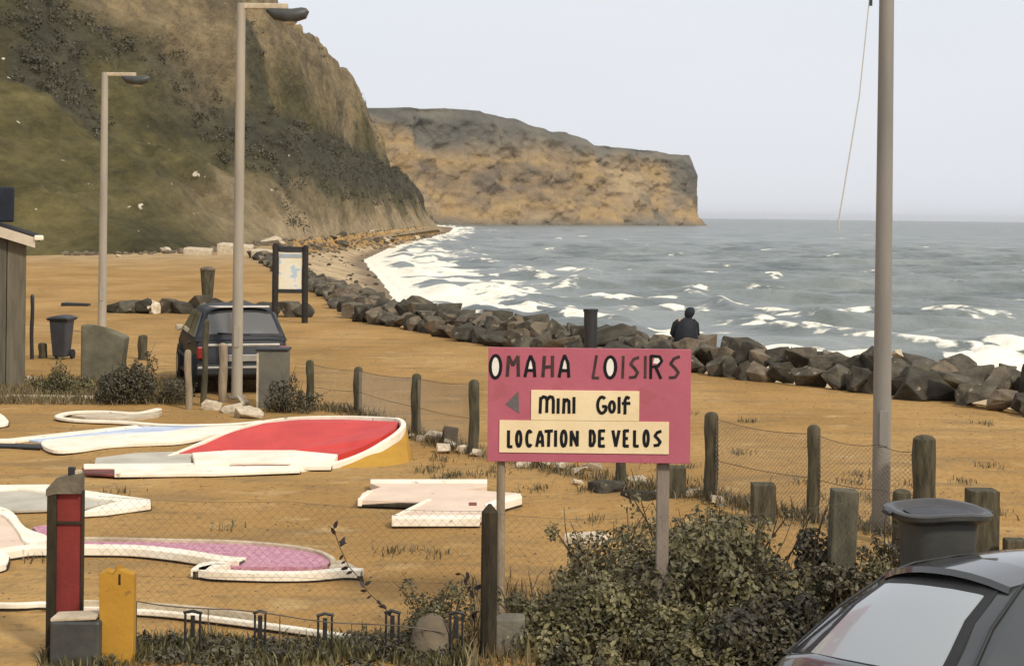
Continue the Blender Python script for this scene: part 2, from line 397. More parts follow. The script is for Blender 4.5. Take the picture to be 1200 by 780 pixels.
H += .45*np.exp(-((off-3.5-1.5*nz)/1.3)**2)*sstep(.35, .6, nzl)+.4*np.exp(-((off-8-4*(nz-.5))/1.4)**2)*sstep(.4, .6, fbm(SX*.1, SY*.1, 98))
foam = np.maximum(foam, near*(off > -1))
for c_, w_, st in ((13.5, 1.2, .5), (20, 1.0, .25)):
    band = np.exp(-((off-c_+5*(fbm(SX*.05, SY*.05, 95)-.5)*2)/w_)**2)*sstep(.5, .62, fbm(SX*.07, SY*.07, int(90+c_)))
    foam = np.maximum(foam, band*st); H += .35*band
# breaking crests, each placed where one shows on the water
caps = [(667, 317, 20, 1, .42), (686, 318, 16, .9, .3), (730, 314, 9, 1, .55), (706, 350, 26, 1, .55), (728, 353, 22, .9, .4), (820, 321, 34, .6, .25), (872, 322, 36, .6, .25),
        (1085, 291, 11, 1, .6), (1178, 304, 9, .9, .4), (1115, 367, 46, .6, .25), (1160, 372, 30, .5, .2), (985, 368, 60, .55, .3), (925, 374, 34, .5, .25), (680, 277, 12, 1, .5), (655, 280, 5, 1, .4),
        (614, 322, 22, .5, .25), (655, 335, 40, .4, .2), (560, 300, 20, .5, .25), (905, 268, 6, .8, .5), (1070, 262, 5, .8, .5), (900, 340, 30, .35, .15), (1040, 330, 40, .35, .15), (790, 300, 24, .35, .15),
        (1165, 414, 36, 1, .55), (1195, 408, 40, 1, .6), (1130, 420, 22, .9, .35), (1185, 428, 40, .9, .2), (760, 288, 14, .5, .3), (1010, 296, 16, .45, .3), (600, 278, 14, .7, .3), (575, 288, 16, .6, .25)]
for _ in range(100):
    px_ = rng.uniform(620, 1240); py_ = 258+rng.random()**1.3*120
    caps.append((px_, py_+ (px_-600)*.011, rng.uniform(3, 12)*(1+(py_-258)/80), rng.uniform(.3, .8), rng.uniform(.15, .35)))
for (px_, py_, hw, st, hh) in caps:
    q = P(px_, py_, SEA); s_ = scale_at(q.y); wx_ = hw/s_; wy_ = max(.9, 1.6/s_)*(1.4 if hw > 15 else 1)
    rx = (SX-q.x)/wx_; m_ = (np.abs(rx) < 2.2) & (np.abs(SY-q.y) < wy_*9)
    if not m_.any(): continue
    yy = SY[m_]-q.y-.8*wy_*np.sin(rx[m_]*2.3+q.x)*.6
    g = np.exp(-rx[m_]**2*1.3)*np.exp(-(yy/wy_)**2)
    H[m_] += hh*g*.75
    tr = np.exp(-rx[m_]**2*1.1)*np.exp(-(np.abs(yy-1.2*wy_)/(2.2*wy_))**2)*.5
    foam[m_] = np.maximum(foam[m_], st*np.clip(1.5*g+tr-.15, 0, 1))
H = H-.05*(off < 1)
V = np.stack([SX, SY, SEA+H], -1).reshape(-1, 3)
sm = bpy.data.materials.new('sea_water'); sm.use_nodes = True
def sea_mat(m):
    n = m.node_tree.nodes; l = m.node_tree.links; b = n['Principled BSDF']
    tc = n.new('ShaderNodeTexCoord')
    def noise(sc, st, det=5):
        mp = n.new('ShaderNodeMapping'); mp.inputs['Scale'].default_value = st; l.new(tc.outputs['Object'], mp.inputs[0])
        k = n.new('ShaderNodeTexNoise'); k.inputs['Scale'].default_value = sc; k.inputs['Detail'].default_value = det; l.new(mp.outputs[0], k.inputs['Vector']); return k.outputs['Fac']
    r = n.new('ShaderNodeValToRGB'); l.new(noise(.16, (.8, .35, 1), 9), r.inputs[0]); e = r.color_ramp.elements
    e[0].position, e[0].color = .35, (.105, .124, .112, 1); e[1].position, e[1].color = .65, (.235, .250, .225, 1)
    at = n.new('ShaderNodeAttribute'); at.attribute_name = 'foam'
    fn = n.new('ShaderNodeMapRange'); fn.inputs[1].default_value = .35; fn.inputs[2].default_value = .65; fn.inputs[3].default_value = -.30; fn.inputs[4].default_value = .30
    l.new(noise(1.1, (1, .8, 1), 8), fn.inputs[0])
    ad = n.new('ShaderNodeMath'); ad.operation = 'ADD'; l.new(at.outputs['Fac'], ad.inputs[0]); l.new(fn.outputs[0], ad.inputs[1])
    fr = n.new('ShaderNodeMapRange'); fr.inputs[1].default_value = .38; fr.inputs[2].default_value = .62; l.new(ad.outputs[0], fr.inputs[0])
    mx = n.new('ShaderNodeMixRGB'); l.new(fr.outputs[0], mx.inputs[0]); l.new(r.outputs[0], mx.inputs[1]); mx.inputs[2].default_value = (.92, .86, .70, 1)
    l.new(mx.outputs[0], b.inputs['Base Color'])
    rr = n.new('ShaderNodeMapRange'); rr.inputs[3].default_value = .32; rr.inputs[4].default_value = .9; l.new(fr.outputs[0], rr.inputs[0]); l.new(rr.outputs[0], b.inputs['Roughness'])
    b.inputs['IOR'].default_value = 1.33
    bp = n.new('ShaderNodeBump'); bp.inputs['Strength'].default_value = 1.0; bp.inputs['Distance'].default_value = .8
    l.new(noise(.55, (.7, 1, 1), 9), bp.inputs['Height']); l.new(bp.outputs[0], b.inputs['Normal'])
sea_mat(sm)
me = mesh_np('sea', V, grid_faces(len(D), len(th)), sm); fattr(me, 'foam', foam)
tag(link('sea', me), kind='structure')

# ------------------------------------------------------------------ cliffs
def cliff_mat(name, cols, pale, green, sc, strata, palethr=.70, diag=False):
    m = bpy.data.materials.new(name); m.use_nodes = True
    n = m.node_tree.nodes; l = m.node_tree.links; b = n['Principled BSDF']; b.inputs['Roughness'].default_value = .95; b.inputs['Specular IOR Level'].default_value = .15
    tc = n.new('ShaderNodeTexCoord')
    def noise(s_, st, det=8, ro=.6, rot=None):
        mp = n.new('ShaderNodeMapping')
        mp = n.new('ShaderNodeMapping')
        if rot: mp.vector_type = 'TEXTURE'; mp.inputs['Rotation'].default_value = rot; st = tuple(1/v for v in st)
        mp.inputs['Scale'].default_value = st; l.new(tc.outputs['Object'], mp.inputs[0])
        k = n.new('ShaderNodeTexNoise'); k.inputs['Scale'].default_value = s_; k.inputs['Detail'].default_value = det; k.inputs['Roughness'].default_value = ro; l.new(mp.outputs[0], k.inputs['Vector']); return k.outputs['Fac']
    r = n.new('ShaderNodeValToRGB'); l.new(noise(sc, (1, .45, strata)), r.inputs[0]); e = r.color_ramp.elements
    e[0].position, e[0].color = .32, (*cols[0], 1); e[1].position, e[1].color = .68, (*cols[-1], 1)
    for i, c in enumerate(cols[1:-1]): k = e.new(.32+.36*(i+1)/(len(cols)-1)); k.color = (*c, 1)
    at = n.new('ShaderNodeAttribute'); at.attribute_name = 'green'
    r3 = n.new('ShaderNodeValToRGB')
    gno = noise(sc*1.6, (1, .5, 1)) if not diag else noise(sc*1.1, (1.0, .22, 2.6), 9, .66, (0, R(-38), 0))
    l.new(gno, r3.inputs[0]); e = r3.color_ramp.elements
    e[0].position, e[0].color = .35, (*green[0], 1); e[1].position, e[1].color = .65, (*green[1], 1)
    mx = n.new('ShaderNodeMixRGB'); l.new(at.outputs['Fac'], mx.inputs[0]); l.new(r.outputs[0], mx.inputs[1]); l.new(r3.outputs[0], mx.inputs[2])
    if diag:
        a5 = n.new('ShaderNodeAttribute'); a5.attribute_name = 'scrub'; m5 = n.new('ShaderNodeMixRGB'); l.new(a5.outputs['Fac'], m5.inputs[0]); l.new(mx.outputs[0], m5.inputs[1]); m5.inputs[2].default_value = (.055, .051, .035, 1)
        a6 = n.new('ShaderNodeAttribute'); a6.attribute_name = 'talus'; m6 = n.new('ShaderNodeMixRGB'); l.new(a6.outputs['Fac'], m6.inputs[0]); l.new(m5.outputs[0], m6.inputs[1]); m6.inputs[2].default_value = (.32, .24, .14, 1); mx = m6
    r2 = n.new('ShaderNodeValToRGB'); l.new(noise(sc*9, (1, .4, 1.3), 4), r2.inputs[0]); r2.color_ramp.elements[0].position = palethr; r2.color_ramp.elements[1].position = palethr+.03
    m2 = n.new('ShaderNodeMixRGB'); l.new(r2.outputs[0], m2.inputs[0]); l.new(mx.outputs[0], m2.inputs[1]); m2.inputs[2].default_value = (*pale, 1)
    fn = n.new('ShaderNodeMapRange'); fn.inputs[1].default_value = .3; fn.inputs[2].default_value = .7; fn.inputs[3].default_value = .62 if diag else .86; fn.inputs[4].default_value = 1.38 if diag else 1.14; l.new(noise(sc*8, (1, .5, 1.4), 6, .7), fn.inputs[0])
    m7 = n.new('ShaderNodeVectorMath'); m7.operation = 'SCALE'; l.new(m2.outputs[0], m7.inputs[0]); l.new(fn.outputs[0], m7.inputs['Scale'])
    l.new(m7.outputs[0], b.inputs['Base Color'])
    bp = n.new('ShaderNodeBump'); bp.inputs['Strength'].default_value = 1.0; bp.inputs['Distance'].default_value = .10/sc
    l.new(noise(sc*5, (1, .5, 1)), bp.inputs['Height']); l.new(bp.outputs[0], b.inputs['Normal'])
    return m
def interp(y, pts): return np.interp(y, [p[0] for p in pts], [p[1] for p in pts])

cy = np.concatenate([np.linspace(58, 100, 24)[:-1], np.geomspace(100, 520, 330), np.linspace(524, 620, 26)])
co = np.concatenate([np.linspace(-1.5, 60, 210), np.geomspace(62, 400, 26)])
CO, CY = np.meshgrid(co, cy)
xt = interp(CY, [(58, -48), (100, -35.5), (113, -32.5), (125, -26), (176, -25), (300, -24), (400, -23), (500, -21.8), (520, -24), (560, -45), (620, -110)])
wd = interp(CY, [(58, 55), (113, 48), (176, 27), (225, 12.5), (250, 10.3), (300, 11.0), (350, 12.0), (400, 15.3), (425, 17.8), (460, 21), (500, 24.5), (620, 34)])
Ht = interp(CY, [(58, 30), (113, 34), (200, 35.5), (250, 33.2), (300, 33.8), (350, 33), (400, 36.5), (425, 37.5), (500, 38.5), (506, 37), (514, 26), (620, 18)])
tt = np.clip(CO/wd, 0, 6)
prof = np.where(tt < 1, tt**1.12*.93+.07*sstep(.8, 1, tt), 1.0)
shoulder = np.interp(tt, [0, .10, .38, .60, .72, 1.0, 1.02], [0, .075, .385, .455, .68, 1.0, 1.0])
wsh = sstep(185, 235, CY+20*(fbm(CY*.03, CO*.05, 66)-.5)); prof = prof*(1-wsh)+np.where(tt < 1, shoulder, 1.0)*wsh
prof = prof+.06*np.sin(tt*9)*(tt < 1)*tt*(1-tt)*2
nz1 = fbm(CO*.10+CY*.018, CY*.045-CO*.02, 11, 6)-.5
gul = np.abs(fbm(CY*.06+CO*.05, CO*.02, 15, 4)-.5)*2
face = sstep(0.02, .2, tt)*(1-.75*sstep(.98, 1.25, tt))
CZ = Ht*prof+face*(nz1*(7.0-3.5*sstep(300, 420, CY))-gul*2.4*(.3+tt)*(1-.8*sstep(300, 420, CY))+(fbm(CO*.45, CY*.07, 21, 5)-.5)*3.6)
CZ += (fbm(CO*.35, CY*.12, 33, 4)-.5)*1.2*sstep(.95, 1.05, tt)
CX = xt-CO+face*(fbm(CY*.09, CZ*.12, 27, 5)-.5)*3.2
CZ = np.where(CO < 0, CO*.5-.3, CZ)
CV = np.stack([CX, CY, CZ], -1).reshape(-1, 3)
rock_zone = sstep(.50, .72, tt+(fbm(CO*.08, CY*.03, 37)-.5)*.9)*sstep(105, 200, CY+CO*1.5+(fbm(CO*.1, CY*.04, 38)-.5)*160)
green = 1-rock_zone*.9
talus = sstep(.24, .0, tt+.4*(fbm(CY*.05, CZ*.15, 44, 5)-.5))*sstep(135, 200, CY)
green = np.clip(green*(1-talus), 0, 1)
me = mesh_np('cliff', CV, grid_faces(len(cy), len(co))[:, ::-1],
    cliff_mat('cliff_earth', [(.115, .088, .050), (.19, .142, .080), (.26, .19, .10), (.33, .22, .10)], (.60, .52, .40), ((.048, .042, .017), (.135, .110, .043)), .07, 1.6, .70, True))
fattr(me, 'green', green)
hr = CZ/np.maximum(Ht, 1)+.10*(fbm(CY*.05, CZ*.1, 71)-.5)
scz = sstep(.06, .26, hr)*sstep(.53, .46, hr)*sstep(175, 215, CY)
scz = np.maximum(scz, .8*np.exp(-((hr-.56-.0016*(200-CY))/.10)**2)*sstep(110, 140, CY)*(1-sstep(200, 230, CY)))
scz = np.maximum(scz*.8, .8*sstep(.60, .72, fbm(CY*.035+CO*.02, CO*.07-CY*.02, 73, 5)))
fattr(me, 'scrub', scz*(1-talus)); fattr(me, 'talus', talus*.8)
tag(link('cliff', me), kind='structure')
CLX, CLY, CLZ = CX, CY, CZ

# far headland: a real promontory with its own thickness
hp = [(330, 840, 110), (400, 900, 122), (440, 930, 128), (455, 945, 130), (480, 965, 126), (540, 1025, 127), (580, 1060, 132), (612, 1080, 139), (643, 1103, 151), (648, 1108, 154), (672, 1127, 155), (700, 1150, 166), (708, 1158, 171), (722, 1170, 172), (750, 1200, 174), (780, 1235, 177), (800, 1262, 181), (811, 1280, 187), (817, 1290, 200)]
hx, hy, hh = [], [], []
for px_, d_, ty in hp:
    q = Q(px_, ty, d_); hx.append(q.x); hy.append(d_); hh.append(q.z)
hx += [hx[-1]-2, hx[-1]-14, hx[-1]-60]; hy += [1320, 1400, 1550]; hh += [52, 54, 50]
hu = np.concatenate([[0], np.cumsum(np.hypot(np.diff(hx), np.diff(hy)))])
uu = np.linspace(0, hu[-1], 420)
bx, by, bh = np.interp(uu, hu, hx), np.interp(uu, hu, hy), np.interp(uu, hu, hh)
tx, ty_ = np.gradient(bx), np.gradient(by); ln = np.hypot(tx, ty_); nxn, nyn = ty_/ln, -tx/ln    # points towards the sea / camera
vv = np.concatenate([np.linspace(0, 1, 60), 1+np.array([.02, .05, .1, .2, .4, .8, 1.5, 3.0])])
UU, VV = np.meshgrid(uu, vv); BX = np.broadcast_to(bx, UU.shape); BY = np.broadcast_to(by, UU.shape); BH = np.broadcast_to(bh, UU.shape)
NX = np.broadcast_to(nxn, UU.shape); NY = np.broadcast_to(nyn, UU.shape)
vf = np.clip(VV, 0, 1)
HZ_ = -6+(BH+6)*vf
endf = 1-.8*sstep(hu[len(hp)-3], hu[len(hp)-1], UU)
but = (fbm(UU*.018, vf*1.2, 51, 5)-.5)*34+(fbm(UU*.07, vf*5, 52, 5)-.5)*13+(fbm(UU*.12, vf*22, 54, 4)-.5)*5
outw = (1-vf)**2.2*16*endf+but*endf*(.35+.65*np.sin(np.clip(vf, 0, 1)*math.pi)**.5)-14*sstep(.9, 1.0, vf)*endf*.4
outw = np.where(UU > hu[len(hp)-3], np.minimum(outw, .8), outw)
back = np.maximum(VV-1, 0)*120
HXX = BX+NX*(outw-back); HYY = BY+NY*(outw-back)
HZ_ = HZ_+(fbm(UU*.05, VV*3, 56, 4)-.5)*2.4*sstep(.95, 1, VV)-np.maximum(VV-1.5, 0)*8
me = mesh_np('headland', np.stack([HXX, HYY, HZ_], -1).reshape(-1, 3), grid_faces(len(vv), len(uu)),
    cliff_mat('headland_limestone', [(.17, .135, .095), (.27, .195, .115), (.38, .26, .125), (.30, .22, .135), (.40, .295, .165)], (.20, .15, .10), ((.105, .100, .085), (.19, .172, .135)), .016, 2.6, .76))
uf = UU/hu[-1]; gn = fbm(UU*.012, vf*1.4, 58, 5)-.5
grn = np.clip(np.maximum(sstep(.66, .92, vf+gn*.7), .85*sstep(.46, .66, uf+gn*1.3))+.8*sstep(.13, .03, vf+gn*.15), 0, 1)
fattr(me, 'green', grn)
tag(link('headland', me), kind='structure')

# ------------------------------------------------------------------ leaves
def leaves(name, centres, radii, n, size, m, parent, base=Vector((0, 0, 0)), flat=.55, shell=.55):
    C = []; 
    ws = np.array([r[0]*r[1]*r[2] for r in radii])**(2/3); ws = ws/ws.sum()
    idx = rng.choice(len(centres), n, p=ws)
    d = rng.normal(size=(n, 3)); d /= np.linalg.norm(d, axis=1)[:, None]
    rad = shell+(1-shell)*rng.random(n)**.7
    ra = np.array(radii)[idx]; ce = np.array([tuple(c) for c in centres])[idx]
    lump = 1+.22*np.sin(d[:, 0]*7+ce[:, 0]*9)*np.sin(d[:, 1]*6+idx)*np.sin(d[:, 2]*7+1)
    p = ce+d*ra*(rad*lump)[:, None]
    keep = p[:, 2] > .01; p = p[keep]; d = d[keep]; idx = idx[keep]; n = len(p)
    nr = d+rng.normal(size=(n, 3))*.7+np.array([0, -.1, .35]); nr /= np.linalg.norm(nr, axis=1)[:, None]
    t = np.cross(nr, rng.normal(size=(n, 3))); t /= np.linalg.norm(t, axis=1)[:, None]
    b = np.cross(nr, t); s_ = size*(.55+.9*rng.random(n))[:, None]; w = s_*flat
    # a folded six-sided leaf: stem, two shoulders, tip
    v0 = p-t*s_*.5; v1 = p-t*s_*.12+b*w*.5+nr*s_*.10; v2 = p+t*s_*.25+b*w*.38+nr*s_*.08; v3 = p+t*s_*.5; v4 = p+t*s_*.25-b*w*.38+nr*s_*.08; v5 = p-t*s_*.12-b*w*.5+nr*s_*.10
    V_ = np.stack([v0, v1, v2, v3, v4, v5], 1).reshape(-1, 3)-np.array(tuple(base))
    k = np.arange(n)*6
    F_ = np.concatenate([np.stack([k, k+1, k+2, k+3], 1), np.stack([k, k+3, k+4, k+5], 1)])
    me = mesh_np(name, V_, F_, m, smooth=False)
    clump = rng.random(len(centres))
    fattr(me, 'tint', np.repeat(np.clip(.55*clump[idx]+.5*rng.random(n)+(fbm(p[:, 0]*5, p[:, 2]*5+p[:, 1]*3, 5)-.5)*.8, 0, 1), 6))
    return link(name, me, None, parent)
def shrub(px, d, hw, h, label, n=2500, size=.07, m=None, blobs=9, group=None, name='shrub', dy=.35, z0=0.0, zlow=False):
    n = int(n*1.7); size *= .72
    a = (px-600)/FPX*d; base = Vector((a, d, z0))
    o = empty(name, base, label, 'shrub', group)
    cs, rs = [], []
    for i in range(blobs):
        fx = rng.uniform(-1, 1); top = h*(1-.45*fx*fx)*rng.uniform(.75, 1.0)
        r = rng.uniform(.22, .34)*min(h, hw)*1.15
        cs.append((fx*hw*.85, rng.uniform(-dy, dy), max(r*.6, top-r))); rs.append((r*1.25, r*1.1, r))
        if top > 2.2*r: cs.append((fx*hw*.85+rng.uniform(-.05, .05), rng.uniform(-dy, dy), (top-r)*.45)); rs.append((r*1.3, r*1.1, r*1.1))
    for i in range(int(9*hw/.4)):
        c = cs[random.randrange(len(cs))]; cs.append((c[0]+random.gauss(0, .14), c[1]+random.gauss(0, .1), c[2]+random.uniform(.3, 1.1)*rs[0][2])); rs.append((random.uniform(.05, .09),)*2+(random.uniform(.07, .14),))
    leaves('foliage', cs, rs, n, size, m or M_leaf, o)
    st = MB()
    for c in cs[::2]:
        st.tube([(c[0]*.25, c[1]*.2, -.05), (c[0]*.6, c[1]*.6, c[2]*.5), (c[0], c[1], c[2]+.05)], [.014, .010, .004], 5)
    for i in range(int(14*hw/.4)):
        c = cs[random.randrange(len(cs))]; p0 = Vector((c[0]*.7, c[1]*.7, c[2]*.5)); p1 = Vector((c[0]+random.gauss(0, .12), c[1]+random.gauss(0, .12), c[2]+random.uniform(.08, .30)*h/.6+.05))
        st.tube([p0, p0.lerp(p1, .6)+Vector((random.gauss(0, .02), 0, .02)), p1], [.006, .004, .002], 4)
    st.build('stem', M_stem, o)
    return o

# ------------------------------------------------------------------ the sign
def make_sign():
    g1, g2 = P(586, 742), P(783, 742)
    d = 12.3; s = scale_at(d)
    tl = Q(572.5, 406.5, d)                          # top left corner of the board
    o = empty('sign', (tl.x, d, 0), 'pink OMAHA LOISIRS board for mini golf and bicycle hire, on two posts in the bushes', 'sign')
    W_, H_ = 237.5/s, 133.5/s; T = tl.z
    b = MB(); b.box((W_/2, 0, T-H_/2), (W_, .022, H_)); b.build('board', M_pink, o, bevel=.003)
    fr = MB()                                        # frame battens behind the board
    for zz in (.08, H_-.08): fr.box((W_/2, .030, T-zz), (W_-.06, .036, .06))
    fr.build('batten', M_postdark, o, bevel=.003)
    p = MB(); p.tube([(.108, .052, -.3), (.10, .052, 1.0), (.095, .052, T-.10)], [.031, .031, .030], 12); p.build('post', M_postpale, o, smooth=True)
    p = MB(); p.box((1.275, .092, (T-.1-.3)/2), (.088, .086, T-.1+.3)); q = p.build('post', mat('grey_square_post', (.27, .22, .17), (.19, .155, .12), 5, .85, .4, 30, stretch=(3, 3, .5)), o, bevel=.006); q['label'] = 'thicker square grey post'
    k = 1/(3.9*s)
    def L(zx, zy): return ((zx-100)*k, T-((zy-62)-(zx-98)*.0125)*k)
    def plate(x0, y0, x1, y1, y, th, m, name):
        a = L(x0, y0); c = L(x1, y1); a2 = L((x0+x1)/2, y0); c2 = L((x0+x1)/2, y1)
        b = MB(); b.box(((a[0]+c[0])/2, y-th/2, (a2[1]+c2[1])/2), (c[0]-a[0], th, a2[1]-c2[1])); return b.build(name, m, o, bevel=.0015)
    plate(297, 260, 791, 397.5, -.0112, .008, M_cream, 'panel')
    plate(154, 399, 928, 546, -.0112, .008, M_cream, 'panel')
    def stroke(b, pts, w, y, th=.0025):
        """a brush stroke of even width with round joints, zoom pixels"""
        hw = w/2
        for (x0, y0), (x1, y1) in zip(pts[:-1], pts[1:]):
            dx, dy = x1-x0, y1-y0; n = math.hypot(dx, dy) or 1; ux, uy = dx/n, dy/n; e = hw*.35
            cs = [(x0-ux*e-uy*hw, y0-uy*e+ux*hw), (x1+ux*e-uy*hw, y1+uy*e+ux*hw), (x1+ux*e+uy*hw, y1+uy*e-ux*hw), (x0-ux*e+uy*hw, y0-uy*e-ux*hw)]
            stroke.k += 1; yy = y-th-(stroke.k % 7)*.00006
            f = [b.bm.verts.new((L(*c)[0], yy, L(*c)[1])) for c in cs]; g = [b.bm.verts.new((v.co.x, y+.001, v.co.z)) for v in f]
            b.bm.faces.new(f)
            for i in range(4): b.bm.faces.new((f[i], g[i], g[(i+1) % 4], f[(i+1) % 4]))
    stroke.k = 0
    def arc(cx, cy, rx, ry, a0, a1, n=12): return [(cx+rx*math.cos(R(a0+(a1-a0)*i/n)), cy+ry*math.sin(R(a0+(a1-a0)*i/n))) for i in range(n+1)]
    def O(x0, x1, y0, y1): return [arc((x0+x1)/2, (y0+y1)/2, (x1-x0)/2, (y1-y0)/2, 0, 360, 16)]
    def I(x, y0, y1, sl=0): return [[(x+sl, y0), (x, y1)]]
    def Lc(x0, x1, y0, y1, sl=0): return [[(x0+sl, y0), (x0, y1), (x1, y1)]]
    def Sc(x0, x1, y0, y1): return [[(x1, y0+(y1-y0)*.06), (x0+(x1-x0)*.45, y0+(y1-y0)*.14), (x0+(x1-x0)*.1, y0+(y1-y0)*.36), (x0+(x1-x0)*.55, y0+(y1-y0)*.54), (x1-(x1-x0)*.08, y0+(y1-y0)*.74), (x0+(x1-x0)*.62, y0+(y1-y0)*.94), (x0, y1-(y1-y0)*.04)]]
    def Ac(x0, x1, y0, y1): return [[(x0, y1), (x0+(x1-x0)*.30, y0+(y1-y0)*.3), (x0+(x1-x0)*.55, y0), (x1-(x1-x0)*.1, y0+(y1-y0)*.35), (x1, y1)], [(x0+(x1-x0)*.12, y0+(y1-y0)*.70), (x1-(x1-x0)*.05, y0+(y1-y0)*.70)]]
    def Hc(x0, x1, y0, y1): return [[(x0+6, y0), (x0, y1)], [(x1, y0), (x1, y1)], [(x0+2, y0+(y1-y0)*.55), (x1, y0+(y1-y0)*.5)]]
    def Mc(x0, x1, y0, y1): return [[(x0, y1), (x0+6, y0), (x0+(x1-x0)*.5, y0+(y1-y0)*.45), (x1-3, y0), (x1, y1)]]
    def Nc(x0, x1, y0, y1): return [[(x0, y1), (x0, y0), (x1, y1), (x1, y0)]]
    def Ec(x0, x1, y0, y1): return [[(x1, y0), (x0, y0), (x0, y1), (x1, y1)], [(x0, (y0+y1)/2), (x1-4, (y0+y1)/2)]]
    def Rc(x0, x1, y0, y1): m_ = y0+(y1-y0)*.45; return [[(x0, y1), (x0, y0), (x0+(x1-x0)*.7, y0+3), (x1-6, y0+(y1-y0)*.22), (x0+(x1-x0)*.6, m_), (x0+4, m_+4)], [(x0+(x1-x0)*.4, m_+4), (x1-10, y1)]]
    # white counters of the title letters, then their dark strokes
    yb = -.0112
    for (cx, cy, rx, ry) in ((131, 151, 20, 43), (655, 153, 18, 42)):
        wb = MB(); wb.bm.faces.new([wb.bm.verts.new((L(x, y)[0], yb-.0012, L(x, y)[1])) for x, y in arc(cx, cy, rx, ry, 0, 360, 16)[:-1]]); wb.build('letter_fill', M_letwhite, o)
    for tri in ([(276, 166), (291, 112), (304, 166)], [(430, 160), (448, 112), (462, 162)], [(852, 136), (858, 112), (884, 114), (892, 124), (872, 138)]):
        wb = MB(); wb.bm.faces.new([wb.bm.verts.new((L(x, y)[0], yb-.0012, L(x, y)[1])) for x, y in tri]); wb.build('letter_fill', M_letwhite, o)
    dk, fd = M_ink, M_inkfade
    for ls, b, w in ((O(109, 157, 99, 203), dk, 12), (Ac(268, 313, 102, 196), dk, 12), (Ac(424, 468, 100, 198), dk, 12), (O(632, 682, 106, 203), dk, 12), (Rc(842, 898, 103, 205), dk, 11),
                  (Mc(187, 238, 104, 194), fd, 13), (Hc(350, 393, 104, 196), fd, 13), (Lc(578, 604, 101, 203, 16), fd, 10), (I(714, 104, 203, 2), fd, 10), (Sc(746, 786, 103, 205), fd, 11), (I(817, 104, 203, 0), fd, 10), (Sc(928, 972, 100, 206), fd, 11)):
        mm = b; b = MB()
        for st in ls: stroke(b, st, w+2, yb)
        q = b.build('letter', mm, o)
        if mm is M_inkfade: q['label'] = 'faded brown letter of the title'
    yb = -.0193
    y0, y1 = 287, 362
    for st in ([[(339, y1), (341, y0+4)], [(341, 300), (352, y0), (366, y0+4), (370, 304), (369, y1-4)], [(370, 304), (382, y0), (395, y0+3), (399, 304), (399, y1)]],
               I(421, y0+10, y1), [[(446, y1), (448, y0+10)], [(448, 314), (460, y0+13), (470, 308), (471, y1)]], I(493, y0+4, y1, 0),
               [arc(621, 326, 20, 37, 300, 60)[:1]+arc(621, 326, 20, 37, -55, -330, 14), [(624, 332), (640, 332), (638, 352)]], O(655, 678, 310, 358), I(699, y0+4, y1), [[(745, y0+8), (733, y0+2), (726, 304), (726, y1+4)], [(714, 318), (748, 318)]]):
        b = MB()
        for s_ in st: stroke(b, s_, 14, yb)
        b.build('letter', M_ink, o)
    y0, y1 = 443, 513
    for st in (Lc(196, 212, y0, y1+2), O(233, 253, y0+2, y1), [arc(291, 478, 12, 35, -50, -310, 12)], Ac(325, 353, y0+2, y1), [[(363, y0+2), (396, y0)], [(380, y0), (379, y1)]], I(411, y0, y1), O(437, 459, y0, y1), Nc(482, 510, y0+2, y1-2),
               [[(569, y0), (569, y1-2)], [(567, y0), (581, y0+2), (588, 464), (588, 490), (581, y1-4), (569, y1-2)]], Ec(611, 634, y0, y1), [[(672, y0), (686, y1), (700, y0)]], Ec(724, 743, y0, y1), Lc(771, 788, y0, y1), O(814, 834, y0, y1), Sc(861, 891, y0-2, y1)):
        b = MB()
        for s_ in st: stroke(b, s_, 14, yb)
        b.build('letter', M_ink, o)
    a = MB(); pts = [(180, 322), (239, 262), (243, 364)]
    f = [a.bm.verts.new((L(*p)[0], -.0136, L(*p)[1])) for p in pts]; h = [a.bm.verts.new((v.co.x, -.0105, v.co.z)) for v in f]; a.bm.faces.new(f)
    for i in range(3): a.bm.faces.new((f[i], h[i], h[(i+1) % 3], f[(i+1) % 3]))
    a.build('arrow', M_arrow, o)
make_sign()

# ------------------------------------------------------------------ street lamps
def lamp(bxp, byp, h, r0, r1, m, label, side=1):
    g = P(bxp, byp); o = empty('street_lamp', (g.x, g.y, 0), label, 'street lamp', 'street lamps along the sea front', rz=0)
    p = MB(); p.tube([(0, 0, -.3), (0, 0, h*.5), (0, 0, h)], [r0, (r0+r1)/2, r1], 14); p.build('pole', m, o, smooth=True)
    c = MB(); c.tube([(0, 0, .0), (0, 0, .04)], [r0+.05, r0+.05], 14); c.build('base_plate', m, o)
    hat = MB(); hat.box((0, -r0-.001, 1.0), (.085, .012, .34)); hat.build('access_door', m, o, bevel=.003)
    a = MB(); a.box((.36, 0, h-.045), (.80, .085, .09)); a.build('arm', M_concpale if side else m, o, bevel=.012)
    hd = MB(); hd.tube([(.42, 0, h-.10), (.56, 0, h-.17), (.82, 0, h-.20), (1.02, 0, h-.15), (1.08, 0, h-.10)], [.04, .10, .12, .10, .04], 14)
    q = hd.build('lamp_head', M_bin, o, smooth=True)
    gl = MB(); gl.tube([(.80, 0, h-.30), (.80, 0, h-.34)], [.115, .07], 14); gl.build('lens', M_palegrey, q, smooth=True)
    return o
lamp(119.5, 392, 6.38, .105, .080, M_lamp, 'pale street lamp, most distant, its whole height seen against the green hillside')
lamp(277.5, 466, 6.40, .092, .070, M_lamp, 'pale tall street lamp standing directly behind the parked dark hatchback')
lamp(1032, 622, 7.6, .090, .062, M_lampgrey, 'nearest and thickest grey street lamp pole, right of the pink sign')

